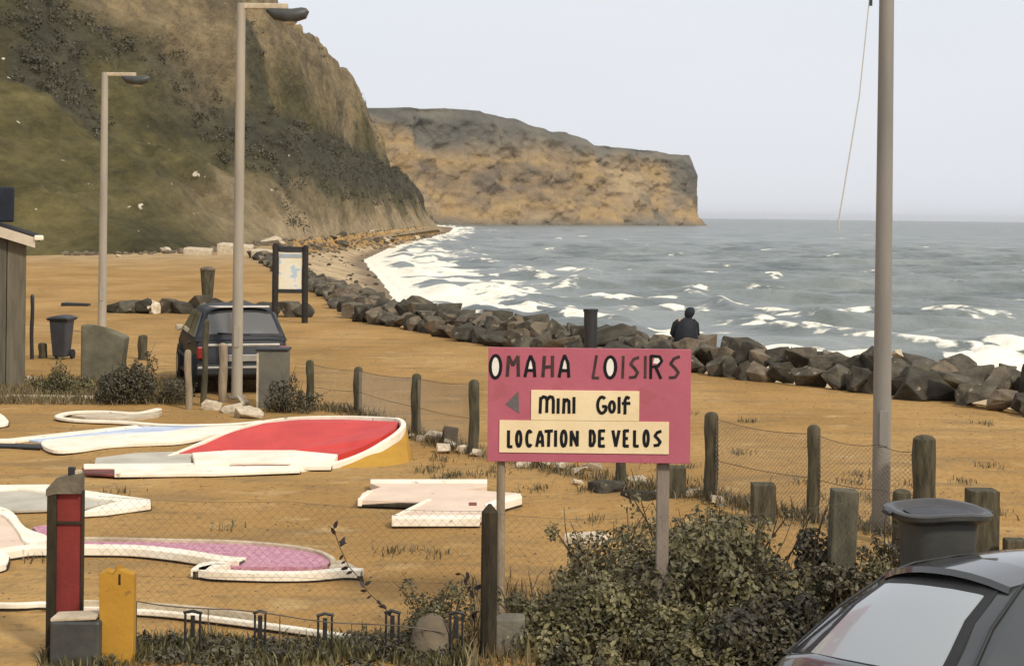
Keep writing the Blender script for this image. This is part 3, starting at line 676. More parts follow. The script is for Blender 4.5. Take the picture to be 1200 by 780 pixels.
# ------------------------------------------------------------------ posts
def post(bxp, byp, top, wpx, m, label, name='fence_post', cat='post', group=None, style='round', lean=0.0, nparts=None):
    g = P(bxp, byp); s = scale_at(g.y); _, bt = ab(bxp, top); h = CAMH-bt/s; r = wpx/s/2
    o_m = MB(); k = rng.random()*6
    if style == 'round':
        n = 8; pts = []; rr = []
        for i in range(n):
            t = i/(n-1); pts.append((lean*t*h+.006*math.sin(k+t*9), .006*math.cos(k+t*7), -.15+(h+.15)*t*.97)); rr.append(r*(1.02+.05*math.sin(k+t*13)))
        pts.append((pts[-1][0], 0, h*.995)); rr.append(r*.72); pts.append((pts[-1][0], 0, h+.006)); rr.append(r*.30)
        o_m.tube(pts, rr, 12); o = o_m.build(name, m, None, smooth=True)
    elif style == 'point':
        o_m.tube([(0, 0, -.2), (0, 0, h*.5), (lean*h, 0, h-.055), (lean*h, 0, h)], [r*1.04, r, r*1.0, r*.18], 8); o = o_m.build(name, m, None, smooth=False)
    else:
        o_m.box((0, 0, (h-.15)/2), (2*r, 2*r*.9, h+.15)); o = o_m.build(name, m, None, bevel=.012)
        o.rotation_euler = (0, R(lean*40), 0)
    o.location = (g.x, g.y, 0); tag(o, label, cat, group)
    return g, h
BACK = []
fg = 'posts of the back wire fence'
for (bx_, by_, tp, w, lab) in [
        (363, 479, 422, 9, 'rounded grey fence post just right of the hatchback, behind the red ramp'),
        (419, 483, 430, 10, 'grey fence post behind the middle of the red ramp'),
        (487, 511, 438, 11, 'grey fence post at the tip of the red ramp'),
        (555, 531, 445, 12, 'grey fence post by the white rocks, touching the left edge of the sign'),
        (727, 567, 500, 12, 'fence post whose foot shows below the middle of the sign'),
        (833, 586, 483, 16, 'mossy grey fence post directly right of the pink sign'),
        (953, 612, 498, 15, 'slim fence post between the sign and the nearest street lamp'),
        (1082, 632, 510, 27, 'thick rough mossy fence post right of the nearest street lamp, above the bin')]:
    g, h = post(bx_, by_, tp, w, M_post, lab, 'fence_post', 'fence post', fg); BACK.append((g, h))
post(1189, 668, 631, 24, M_post, 'low squared post at the right edge of the photo above the near car roof', style='square', name='wooden_post')
post(1150, 660, 573, 34, M_post, 'wide squared timber post behind the wheelie bin on the right', style='square', name='wooden_post')
post(894, 612, 566, 27, M_post, 'short square dark wooden stump above the bushes', style='square', name='wooden_stump', cat='stump')
post(982, 722, 573, 30, mat('mossy_grey_post', (.135, .120, .080), (.060, .055, .036), 5, .9, .5, 30, stretch=(2, 2, .7)), 'leaning mossy grey post half hidden at the right end of the bushes', style='square', name='mossy_post', lean=.06)
post(792, 582, 546, 22, M_post, 'short dark stump behind the right post of the sign', style='square', name='wooden_stump', cat='stump')
post(1056, 640, 574, 22, M_post, 'low broken stump between nearest lamp and thick mossy post', name='wooden_stump', cat='stump')
post(167, 421, 393, 11, M_post, 'short post on the sand right of the grey tapered block', name='wooden_post')
post(50, 420, 402, 10, M_post, 'tiny brown stump between the black pole and the wheelie bin by the hut', name='wooden_stump', cat='stump')
post(37, 421, 345, 4.5, M_black, 'thin black upright pole beside the hut', name='metal_pole', cat='pole')
post(222, 478, 410, 8, M_postpale, 'pale narrow post at the left rear corner of the hatchback', name='wooden_post', lean=-.04)
post(261, 470, 402, 10, M_postpale, 'pinkish post in front of the hatchback tail, left of the lamp pole', name='wooden_post')
post(238, 474, 374, 7, M_post, 'taller thin brown leaning post in front of the hatchback side window', name='wooden_post', lean=.03)
gF, hF = post(572, 768, 590, 19, M_postdark, 'dark pointed fence post beside the left leg of the sign', 'fence_post', 'fence post', style='point')

# wire fences: mesh as one part, strands as parts
def wire_fence(pts, tops, label, cell=.06, r=.0016, m=None, sag=.03, uprights=False):
    base = pts[0]; o = empty('wire_fence', (base.x, base.y, 0), label, 'fence')
    mb = MB()
    for (p0, h0), (p1, h1) in zip(zip(pts[:-1], tops[:-1]), zip(pts[1:], tops[1:])):
        Lr = math.hypot(p1.x-p0.x, p1.y-p0.y); ux, uy = (p1.x-p0.x)/Lr, (p1.y-p0.y)/Lr
        lo_ = .03
        nx = int(Lr/cell); H0 = max(h0, h1)
        for sgn in (1, -1):
            j = -int(H0/cell)-1 if sgn > 0 else 0
            while (j*cell < Lr) if sgn > 0 else (j*cell < Lr+H0):
                a0 = j*cell; pp = []
                n = 6
                z0, z1 = lo_, H0
                # diagonal x = a0 + sgn*(z-lo)
                s0 = max(0, (0-a0) if sgn > 0 else (a0-Lr)); s1 = min(H0-lo_, (Lr-a0) if sgn > 0 else a0)
                if s1 > s0+.01:
                    for i in range(n+1):
                        q = s0+(s1-s0)*i/n; x = a0+sgn*q; t = x/Lr
                        topz = h0+(h1-h0)*t-sag*4*t*(1-t)
                        z = lo_+q*(topz-lo_)/(H0-lo_)
                        pp.append((p0.x-base.x+ux*x, p0.y-base.y+uy*x+.012*math.sin(x*3+q*4)-.015, z))
                    mb.tube(pp, r, 3, cap=False)
                j += 1
    f = mb.build('mesh_panel', m or M_wire, o); f['kind'] = 'stuff'
    for k in (1.0, .5):
        w = MB(); pp = []
        for (p0, h0), (p1, h1) in zip(zip(pts[:-1], tops[:-1]), zip(pts[1:], tops[1:])):
            for i in range(8):
                t = i/8; pp.append((p0.x+(p1.x-p0.x)*t-base.x, p0.y+(p1.y-p0.y)*t-base.y-.018, (h0+(h1-h0)*t-sag*4*t*(1-t))*k))
        pp.append((pts[-1].x-base.x, pts[-1].y-base.y-.018, tops[-1]*k)); w.tube(pp, r*1.6, 4); w.build('wire_strand', M_wire, o)
    return o
wire_fence([g for g, h in BACK[:4]], [h-.05 for g, h in BACK[:4]], 'wire mesh fence panels left of the sign, strung behind the red ramp', cell=.05, r=.0022, m=mat('pale_galvanised_wire', (.42, .36, .28), (.32, .27, .21), 9, .6, 0))
wire_fence([BACK[5][0], BACK[6][0], P(1030, 626), BACK[7][0]], [BACK[5][1]-.05, BACK[6][1]-.08, .86, BACK[7][1]-.12], 'wire mesh fence panels right of the sign, sagging between mossy posts', cell=.05, r=.0022, m=MATS['pale_galvanised_wire'], sag=.05)
gL = P(97, 782)
wire_fence([Vector((gL.x, 11.6, 0)), Vector((P(330, 776).x, 11.7, 0)), gF], [1.07, 1.03, .99], 'rusty diamond mesh fence in the foreground from red panel to dark pointed post', cell=.062, r=.0007, sag=.02)
wire_fence([gF, Vector((gF.x+1.3, gF.y+.35, 0)), Vector((2.6, 12.8, 0))], [.98, .92, .9], 'rusty diamond mesh fence running from dark pointed post into the bushes', cell=.062, r=.0007, sag=.04)

# ------------------------------------------------------------------ red panel and yellow post, bottom left
def red_panel():
    d = 11.6; o = empty('red_panel', (Q(62, 780, d).x, d, 0), 'narrow faded red board in a dark frame post at the lower left', 'panel')
    s = scale_at(d); X = lambda px_, py_: Q(px_, py_, d).x-o.location.x; Z = lambda px_, py_: Q(px_, py_, d).z
    b = MB(); b.box(((X(56, 700)+X(66, 700))/2, 0, (Z(62, 572)-.2)/2), (.062, .09, Z(62, 572)+.2)); b.build('upright', M_postdark, o, bevel=.006)
    b = MB(); z1, z0 = Z(80, 577), Z(80, 738); b.box(((X(66, 650)+X(95, 650))/2, .006, (z0+z1)/2), (X(95, 650)-X(66, 650), .03, z1-z0)); b.build('board', M_redold, o, bevel=.004)
    b = MB(); b.box((X(96.5, 650), .004, (z0+z1)/2-.01), (.014, .05, z1-z0+.05)); b.build('edge_strip', M_postdark, o, bevel=.003)
    b = MB(); b.box((X(82, 598), -.016, Z(82, 612)), (X(100, 600)-X(66, 600), .014, .022)); b.build('crossbar', M_postdark, o, bevel=.003)
    b = MB(); b.prism([(X(56, 572), -.05, Z(56, 572)), (X(68, 560), -.05, Z(68, 559)), (X(97, 560), -.05, Z(97, 553)), (X(97, 560), .05, Z(97, 553)), (X(68, 560), .05, Z(68, 559)), (X(56, 572), .05, Z(56, 572))], [Z(56, 580), Z(68, 577), Z(97, 577), Z(97, 577), Z(68, 577), Z(56, 580)])
    b.build('cap', mat('grey_weathered_cap', (.20, .17, .12), (.12, .10, .07), 8, .85, .4), o)
    b = MB(); b.box((X(85, 560), -.02, Z(85, 560)), (.045, .04, .16)); b.build('top_peg', M_black, o, bevel=.004)
    b = MB(); b.box((X(93, 560), -.02, Z(93, 562)), (.045, .036, .14)); b.build('top_peg', M_concpale, o, bevel=.004)
red_panel()
b = MB(); g = Q(92, 780, 11.35); b.box((0, 0, .13), (.33, .22, .34), bevel=.02); c = b.build('concrete_block', M_bin); c.location = (g.x, 11.35, 0); tag(c, 'dark grey concrete block with a pale lid at the foot of the red panel', 'block')
b = MB(); b.box((-.015, 0, .312), (.30, .2, .022), rot=Matrix.Rotation(R(-3), 3, 'Y'), bevel=.005); b.build('lid', M_concpale, c)
def yellow_post():
    d = 11.35; a, z = Q(138.5, 668, d), Q(138.5, 668, d).z
    b = MB(); w = 40/scale_at(d)
    pts = [(-w/2, z*.985), (-w*.3, z+.004), (-w*.12, z-.012), (0.0, z+.03), (w*.16, z+.01), (w*.32, z-.004), (w/2, z*.975)]
    top = [(x, -.045, zz) for x, zz in pts]+[(x, .045, zz) for x, zz in reversed(pts)]
    b.prism(top, -.2); o = b.build('yellow_post', M_ochre, bevel=.006); o.location = (a.x, d, 0)
    tag(o, 'broad ochre yellow painted post with a chipped top at the lower left', 'post')
    b = MB(); b.box((.02, -.046, z-.05), (.014, .004, .07)); b.build('chip', M_postdark, o)
yellow_post()

# ------------------------------------------------------------------ mini golf lanes
M_shadefooting = mat('dark_shade_footing', (.05, .042, .03), (.03, .026, .02), 8, .95, .4)  # dark base strip: its colour stands for the shade under the kerbs
def lane(label, loc_px, items, cat='golf lane', name='golf_lane', group='concrete lanes of the mini golf'):
    g = P(*loc_px); o = empty(name, (g.x, g.y, 0), label, cat, group)
    for nm, m, pts, lab in items:
        b = MB(); b.prism([loc((g.x, g.y, 0), P(p[0], p[1], .65*(p[2] if len(p) > 2 else .08))) for p in pts], .018)
        q = b.build(nm, m, o, bevel=.008)
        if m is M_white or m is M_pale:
            f = MB(); f.prism([loc((g.x, g.y, 0), P(p[0], p[1], .65*(p[2] if len(p) > 2 else .08)))*1+Vector((0, .035, -.025)) for p in pts], -.03); f.build('shade_footing', M_shadefooting, q)
        if lab: q['label'] = lab
    return o
def ring(outer, inner, z):
    """border kerb between two outlines as quads is left to strip(): here a polyline band"""
def strip(pts, w, z, parent, base, name, m, zb=-.04, lab=None):
    """a kerb of constant width along picture points lying at height z"""
    if len(pts[0]) < 3: z = z*.65; zb = .02
    W3 = [P(p[0], p[1], p[2] if len(p) > 2 else z) for p in pts]
    # smooth the run
    W4 = []
    for i in range(len(W3)-1):
        p0, p1, p2, p3 = W3[max(i-1, 0)], W3[i], W3[i+1], W3[min(i+2, len(W3)-1)]
        for k in range(4):
            t = k/4; W4.append(.5*((2*p1)+(-p0+p2)*t+(2*p0-5*p1+4*p2-p3)*t*t+(-p0+3*p1-3*p2+p3)*t**3))
    W4.append(W3[-1])
    b = MB(); rows = []
    for i, p in enumerate(W4):
        t = W4[min(i+1, len(W4)-1)]-W4[max(i-1, 0)]; t.z = 0; t.normalize(); n = Vector((-t.y, t.x, 0))
        q = p-Vector(base); rows.append([b.bm.verts.new(c) for c in ((q+n*w/2).to_tuple(), (q-n*w/2).to_tuple(), (q.x-n.x*w/2, q.y-n.y*w/2, zb), (q.x+n.x*w/2, q.y+n.y*w/2, zb))])
    for r0, r1 in zip(rows[:-1], rows[1:]):
        for k in range(4): b.bm.faces.new((r0[k], r0[(k+1) % 4], r1[(k+1) % 4], r1[k]))
    b.bm.faces.new(rows[0]); b.bm.faces.new(list(reversed(rows[-1])))
    q = b.build(name, m, parent, bevel=.008)
    if lab: q['label'] = lab
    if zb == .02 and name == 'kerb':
        f = MB(); rows = []  # inset strip coloured dark as the shadow line below the kerb
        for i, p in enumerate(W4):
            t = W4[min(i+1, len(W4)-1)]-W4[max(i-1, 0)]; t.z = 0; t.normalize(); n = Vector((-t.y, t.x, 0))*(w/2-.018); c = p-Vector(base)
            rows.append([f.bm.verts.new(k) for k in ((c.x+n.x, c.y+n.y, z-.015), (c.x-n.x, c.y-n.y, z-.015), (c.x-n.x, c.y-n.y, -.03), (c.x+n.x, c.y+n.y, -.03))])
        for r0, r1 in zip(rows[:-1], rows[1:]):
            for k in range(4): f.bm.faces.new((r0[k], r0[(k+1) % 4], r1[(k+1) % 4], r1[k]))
        f.bm.faces.new(rows[0]); f.bm.faces.new(list(reversed(rows[-1]))); f.build('shade_footing', M_shadefooting, q)
    return q
def smooth_px(pts, k=4):
    n = len(pts); out = []
    pts = [tuple(p) if len(p) > 2 else (p[0], p[1], .08) for p in pts]
    for i in range(n):
        p0, p1, p2, p3 = [np.array(pts[(i+j) % n], float) for j in (-1, 0, 1, 2)]
        for q in range(k):
            t = q/k; out.append(tuple(.5*((2*p1)+(-p0+p2)*t+(2*p0-5*p1+4*p2-p3)*t*t+(-p0+3*p1-3*p2+p3)*t**3)))
    return out

# red banked ramp
g = P(340, 540); o = empty('golf_ramp', (g.x, g.y, 0), 'large red banked golf ramp with white kerbs and an ochre side', 'golf ramp', 'concrete lanes of the mini golf')
surf = [(206, 531, .06), (240, 518, .12), (275, 505, .2), (310, 495.5, .26), (350, 491.5, .30), (400, 491, .32), (440, 492.5, .33), (467, 494, .34), (463, 502, .31), (447, 512, .24), (425, 523, .14), (397, 532.5, .07), (330, 529, .06), (260, 529, .05)]
b = MB(); b.prism([P(*p)-Vector((g.x, g.y, 0)) for p in surf], -.04); b.build('playing_surface', M_red, o)
strip([(196, 534, .05), (232, 519, .13), (272, 503, .22), (310, 492.5, .28), (350, 488, .33), (400, 487, .35), (440, 488, .36), (465, 489.5, .37)], .05, .2, o, (g.x, g.y, 0), 'kerb', M_white)
strip([(464, 489, .37), (471, 492, .37), (472.5, 498, .35), (464, 507, .30), (447, 518, .22), (427, 529, .13), (404, 538, .08), (375, 545.5, .05), (345, 548, .05)], .062, .2, o, (g.x, g.y, 0), 'kerb', M_white)
side = [(476, 497, .33), (475, 503, .30), (462, 514, .23), (444, 526, .14), (424, 535, .08), (400, 543, .04), (380, 547.5, .01)]
b = MB(); g0 = Vector((g.x, g.y, 0))
low = [P(482, 536, 0), P(479, 540, 0), P(468, 543, 0), P(448, 545, 0), P(425, 546.5, 0), P(402, 548, 0), P(380, 549, 0)]
up = [P(*p) for p in side]
bk = [P(470, 520, 0)]*7
tv = [b.bm.verts.new(u-g0+Vector((0, .06, 0))) for u in up]; lv = [b.bm.verts.new(l_-g0-Vector((0, 0, .02))) for l_ in low]; kv = [b.bm.verts.new((u.x-g0.x-.02, max(u.y, l_.y)-g0.y+.25, -.03)) for u, l_ in zip(up, low)]
for i in range(6):
    b.bm.faces.new((tv[i], tv[i+1], lv[i+1], lv[i])); b.bm.faces.new((tv[i+1], tv[i], kv[i], kv[i+1])); b.bm.faces.new((lv[i], lv[i+1], kv[i+1], kv[i]))
b.bm.faces.new((tv[0], lv[0], kv[0])); b.bm.faces.new((tv[6], kv[6], lv[6]))
b.build('side_wall', M_ochre, o)
b = MB(); b.prism([P(*p)-g0 for p in [(225, 530, .10), (268, 527, .11), (345, 527, .11), (396, 532, .11), (392, 537, .11), (340, 541, .10), (228, 541, .10)]], -.03); b.build('front_kerb', M_white, o, bevel=.01)

lane('long low white lane with a maroon end in front of the red ramp', (250, 552), [
    ('playing_surface', M_palegrey, [(112, 536), (160, 530), (225, 528), (224, 543), (150, 546), (110, 545)], None),
    ('kerb', M_white, [(98, 543, .10), (390, 541, .10), (388, 546, .10), (98, 547.5, .10)], None),
    ('kerb', M_white, [(134, 548, .09), (200, 546.5, .09), (345, 547, .09), (352, 550, .09), (250, 554, .09), (134, 555, .09)], None),
    ('end_block', M_maroon, [(96, 547, .07), (133, 547.5, .07), (134, 556, .07), (100, 554, .07)], None),
    ('inlay', M_maroon, [(170, 545.8, .093), (340, 543.6, .105), (338, 545.0, .105), (170, 547.2, .093)], None)])
lane('white lane with a faded blue stripe, left of the red ramp', (150, 510), [
    ('playing_surface', M_whiteblue, [(20, 513), (60, 510), (165, 499), (232, 497.5), (250, 500), (190, 506), (110, 509), (45, 516)], None),
    ('kerb', M_white, smooth_px([(48, 519, .1), (60, 514, .1), (110, 510, .1), (190, 505, .1), (235, 500, .1), (290, 498, .1), (262, 506, .1), (215, 516, .1), (170, 518.5, .1), (130, 520.5, .1), (90, 526, .1), (62, 526.5, .1)]), None),
    ('kerb', M_white, [(-40, 514, .09), (10, 513.5, .09), (50, 509, .09), (160, 497.5, .09), (166, 500, .09), (60, 511.5, .09), (15, 516, .09), (-40, 517.5, .09)], None),
    ('base_board', M_trim, [(-40, 518, .07), (48, 520, .07), (48, 524, .07), (-40, 520.5, .07)], None)])
g = P(120, 492); o = empty('golf_lane', (g.x, g.y, 0), 'farthest white lane bent like a hook, below the small dark shrub', 'golf lane', 'concrete lanes of the mini golf')
strip([(186, 478), (160, 483), (120, 481), (85, 482), (68, 487), (90, 491), (140, 493), (200, 497), (270, 496), (308, 492.5)], .10, .09, o, (g.x, g.y, 0), 'kerb', M_white)
strip([(308, 493.5), (280, 497), (235, 499.5), (175, 499)], .07, .08, o, (g.x, g.y, 0), 'kerb', M_concpale)
b = MB(); b.prism([P(*p, .05)-Vector((g.x, g.y, 0)) for p in [(84, 486), (110, 483.5), (150, 486), (190, 482), (186, 485), (150, 490), (100, 489)]], -.03); b.build('playing_surface', M_concpale, o)
lane('low white kerb end cut off at the left edge, level with the hooked lane', (-6, 492), [('kerb', M_white, smooth_px([(-40, 480, .1), (-6, 482, .1), (7, 489, .1), (6, 496, .1), (-40, 497, .1)]), None)])
lane('pale tapered lane behind the red panel at the left edge', (60, 590), [
    ('playing_surface', M_palegrey, [(-30, 573), (20, 570), (60, 575), (140, 585), (100, 594), (20, 597), (-30, 596)], None),
    ('kerb', M_white, [(-30, 568, .12), (56, 567, .12), (100, 574, .12), (176, 584.5, .12), (177, 590, .12), (125, 597, .12), (98, 598.5, .12), (120, 591, .12), (140, 586.5, .12), (56, 575, .12), (20, 571.5, .12), (-30, 574, .12)], None),
    ('base_board', M_trim, [(112, 599.5, .035), (177, 590.5, .07), (178, 594, .05), (150, 598.5, .03), (116, 602, .02)], None)])
lane('cream kidney shaped lane end at the left edge, above the mauve lane', (5, 625), [
    ('playing_surface', M_pale, smooth_px([(-40, 596, .13), (-2, 596, .13), (12, 604, .13), (24, 622, .13), (34, 634, .13), (10, 640, .13), (-40, 643, .13)]), None),
    ('kerb', M_white, smooth_px([(-40, 590, .17), (-2, 592.5, .17), (16, 600, .17), (30, 617, .17), (56, 627, .17), (54, 631, .17), (30, 634, .17), (20, 620, .17), (7, 605, .17), (-6, 600, .17), (-40, 599, .17)]), None),
    ('end_block', M_purple, [(38, 617, .1), (56, 614, .1), (56, 624, .1), (46, 626, .1)], None)])
lane('white rounded kerb lump at the left edge below the cream lane', (0, 655), [('kerb', M_white, smooth_px([(-40, 646, .12), (-2, 647, .12), (9, 649, .12), (10, 654, .12), (2, 661, .12), (-40, 664, .12)]), None)])
g = P(300, 660); o = empty('golf_lane', (g.x, g.y, 0), 'long lane with mauve carpet and white kerbs ending in a rounded tip', 'golf lane', 'concrete lanes of the mini golf'); g0 = (g.x, g.y, 0)
b = MB(); b.prism([P(*p)-Vector(g0) for p in [(-10, 638, .05), (100, 634, .05), (250, 634, .05), (300, 637, .05), (350, 643, .05), (382, 651, .05), (388, 659, .05), (370, 664, .05), (262, 664, .05), (262, 656, .05), (210, 645, .05), (160, 639, .05), (-10, 643, .05)]], -.03); b.build('playing_surface', M_purple, o)
strip([(-60, 644), (20, 636), (60, 631.5), (105, 629), (200, 631), (270, 632.5), (330, 637), (372, 644), (389, 652.5), (390, 657)], .045, .12, o, g0, 'kerb', M_concpale)
strip([(-60, 652), (-10, 646), (30, 640), (60, 639), (110, 639), (160, 640), (210, 645), (255, 652), (284, 654.5)], .16, .14, o, g0, 'kerb', M_white)
strip([(232, 667), (244, 659.5), (262, 660), (240, 666.5), (300, 670), (360, 670), (400, 666.5), (424, 667)], .12, .12, o, g0, 'kerb', M_white)
b = MB(); b.prism([P(*p)-Vector(g0) for p in [(390, 657, .06), (402, 655, .06), (424, 667, .06), (400, 670, .06), (385, 664, .06)]], -.03); b.build('kerb_tip', M_concpale, o, bevel=.01)
lane('low cream lane with a stepped zigzag outline in front of the left sign leg', (520, 595), [
    ('slab', M_pale, [(434, 562, .13), (571, 562, .13), (571, 569, .13), (542, 573, .13), (606, 577, .13), (611, 583, .13), (592, 586, .13), (568, 600, .13), (562, 606, .13), (460, 606, .13), (474, 599, .13), (498, 587, .13), (420, 585, .13), (424, 577, .13), (446, 570, .13), (434, 566, .13)], None),
    ('kerb', M_white, [(434, 561, .15), (571, 561, .15), (571, 564.5, .15), (434, 564.5, .15)], None),
    ('kerb', M_white, [(459, 603, .15), (563, 603, .15), (562, 607, .15), (459, 607, .15)], None),
    ('kerb', M_white, [(500, 584, .15), (506, 584, .15), (466, 604, .15), (459, 604, .15)], None),
    ('kerb', M_white, [(430, 574, .15), (437, 574, .15), (424, 584, .15), (419, 584, .15)], None),
    ('kerb', M_white, [(592, 580, .15), (610, 577.5, .15), (612, 582, .15), (570, 594, .15), (568, 590, .15)], None),
    ('hole_cup', M_maroon, [(549, 588, .134), (559, 588, .134), (559, 592, .134), (549, 592, .134)], None),
    ('base_board', M_postdark, [(419, 586, .10), (497, 588, .10), (497, 590, .10), (422, 592, .04)], None)])
g = P(250, 745); o = empty('golf_lane', (g.x, g.y, 0), 'long straight white rail and kerb crossing the bottom left behind the weeds', 'golf lane', 'concrete lanes of the mini golf'); g0 = (g.x, g.y, 0)
strip([(-60, 705), (20, 706), (55, 705), (120, 711), (200, 716), (300, 728), (400, 742), (458, 752)], .06, .09, o, g0, 'kerb', M_white)
strip([(55, 702), (120, 703), (200, 707), (270, 714), (300, 719)], .025, .16, o, g0, 'rail', M_concpale)
b = MB(); q = P(695, 628, .06); 
b.prism([(x-.0, y, z) for x, y, z in [(-.26, .10, .07), (.06, .13, .09), (.18, .05, .08), (.10, -.08, .06), (-.06, -.03, .07), (-.12, -.1, .06), (-.27, -.05, .06)]], -.03); o = b.build('broken_slab', M_rubble, bevel=.01); o.location = (q.x, q.y, 0); tag(o, 'broken white slab lying on the sand at the left end of the bushes', 'slab')
b = MB(); b.box((0, 0, .03), (.42, .16, .05), bevel=.01); o = b.build('plank', M_concpale); q = P(58, 467); o.location = (q.x, q.y, 0); o.scale = (3.4, 1, 1); tag(o, 'thin pale plank lying on the ground below the hut', 'plank')

# ------------------------------------------------------------------ rocks
ROCKS = []
for i in range(16):
    bm = bmesh.new()
    for k in range(12):
        v = Vector((random.gauss(0, 1), random.gauss(0, 1), random.gauss(0, 1))).normalized()
        v = Vector((max(-.78, min(.78, v.x)), max(-.78, min(.78, v.y)), max(-.72, min(.72, v.z))))
        bm.verts.new(v*random.uniform(.85, 1.0)*.66)
    r = bmesh.ops.convex_hull(bm, input=bm.verts)
    bmesh.ops.delete(bm, geom=[x for x in set(r['geom_interior']+r['geom_unused']) if isinstance(x, bmesh.types.BMVert)], context='VERTS')
    bmesh.ops.bevel(bm, geom=list(bm.edges), offset=.018, segments=1, affect='EDGES', clamp_overlap=True)
    bmesh.ops.triangulate(bm, faces=[f for f in bm.faces if len(f.verts) > 4])
    bmesh.ops.subdivide_edges(bm, edges=list(bm.edges), cuts=1, use_grid_fill=True)
    for v in bm.verts:
        if v.co.length > .74: v.co *= .74/v.co.length
        v.co += v.co.normalized()*(mnoise.noise(v.co*3+Vector((i*9, 0, 0)))*.08)
    me = bpy.data.meshes.new('boulder'); bm.to_mesh(me); bm.free(); me.materials.append((M_rock, M_rock2, M_rock, M_rock3)[i % 4]); ROCKS.append(me)
def rock(name, p, sz, label, cat='boulder', group=None, m=None, flat=.8):
    me = ROCKS[random.randrange(16)]
    if m:
        key = me.name+m.name
        if key not in MATS: c = me.copy(); c.materials.clear(); c.materials.append(m); MATS[key] = c
        me = MATS[key]
    o = bpy.data.objects.new(name, me); COL.objects.link(o)
    o.location = p; o.rotation_euler = (random.uniform(-.3, .3), random.uniform(-.3, .3), random.uniform(0, 6.28)); o.scale = (sz*random.uniform(.9, 1.15), sz*random.uniform(.8, 1.0), sz*flat*random.uniform(.9, 1.1))
    return tag(o, label, cat, group)
def along(pts, step0, step1, offv, jit):
    """points along a polyline, offset to its sea side"""
    out = []; L_ = [0]
    for a, b in zip(pts[:-1], pts[1:]): L_.append(L_[-1]+math.hypot(b[0]-a[0], b[1]-a[1]))
    s_ = .3
    while s_ < L_[-1]:
        i = max(k for k in range(len(pts)-1) if L_[k] <= s_); t = (s_-L_[i])/(L_[i+1]-L_[i]); a, b = pts[i], pts[i+1]
        n = Vector((b[1]-a[1], -(b[0]-a[0]), 0)).normalized()
        sz = step0+(step1-step0)*s_/L_[-1]; sz *= random.uniform(.75, 1.2)
        out.append((a[0]+(b[0]-a[0])*t+n.x*(offv+random.uniform(-jit, jit)), a[1]+(b[1]-a[1])*t+n.y*(offv+random.uniform(-jit, jit)), sz)); s_ += sz*.66
    return out
side_word = {0: 'front', 1: 'middle', 2: 'back'}
start = RIP[1:]
for row, (offv, lift, sc) in enumerate(((.18, .15, .80), (.80, .33, .86), (1.5, .25, .9))):
    for i, (x, y, sz) in enumerate(along(start, .78, .78, offv, .14)):
        rock('boulder', (x, y, lift*random.uniform(.75, 1.15)), sz*sc*random.choice((.95, 1.1, 1.2, 1.3)), f'grey boulder, {side_word[row]} row of sea defence, {ordn(i)} from its right end', group='boulders of the sea defence')
for row, (offv, lift, sc) in enumerate(((.2, .12, .85), (1.1, -.05, .8))):
    for i, (x, y, sz) in enumerate(along(RIP2 if row == 0 else RIP2[:3], .95, 1.15, offv, .3)):
        rock('boulder', (x, y, lift*random.uniform(.6, 1.2)), sz*sc, f'small far boulder beyond the notice board, {("inner", "outer")[row]} line, {ordn(i)} from its near end', group='boulders at the beach edge')
k = 0
for j, (x, w, h) in enumerate([(133, 22, 12), (150, 26, 17), (170, 26, 18), (196, 30, 20), (214, 24, 18), (232, 30, 20), (256, 28, 17), (285, 30, 19), (312, 28, 17), (336, 28, 22), (352, 24, 20)]):
    q = P(x, 367+.04*(x-133)*.2+(3 if x > 270 else 0)); s_ = scale_at(q.y)
    rock('boulder', (q.x, q.y+.3, h/s_*.32), w/s_*1.35, f'grey boulder in the row crossing the sand behind the hatchback, {ordn(j)} from left', group='boulders crossing the sand', flat=.66, m=M_rock if j % 2 else M_rock2)
for i, y in enumerate(sorted(math.exp(random.uniform(math.log(125), math.log(430))) for _ in range(34))):
    x = float(np.interp(y, [113, 125, 176, 300, 500], [-32, -25, -23.5, -22.8, -21]))+random.uniform(-.8, 3.2)
    rock('boulder', (x, y, gz(x, y)+.15), random.uniform(.8, 2.0), f'fallen block on the rubble bank below the cliff, {ordn(i)} nearest of them', group='fallen blocks below the cliff', m=random.choice([M_rock3, M_concpale, M_rock]), flat=.6)
q = P(182, 367); rock('white_stone', (q.x, q.y-.25, .18), .42, 'bright white upright stone in front of the left boulder row', 'stone', m=M_rubble, flat=1.15)
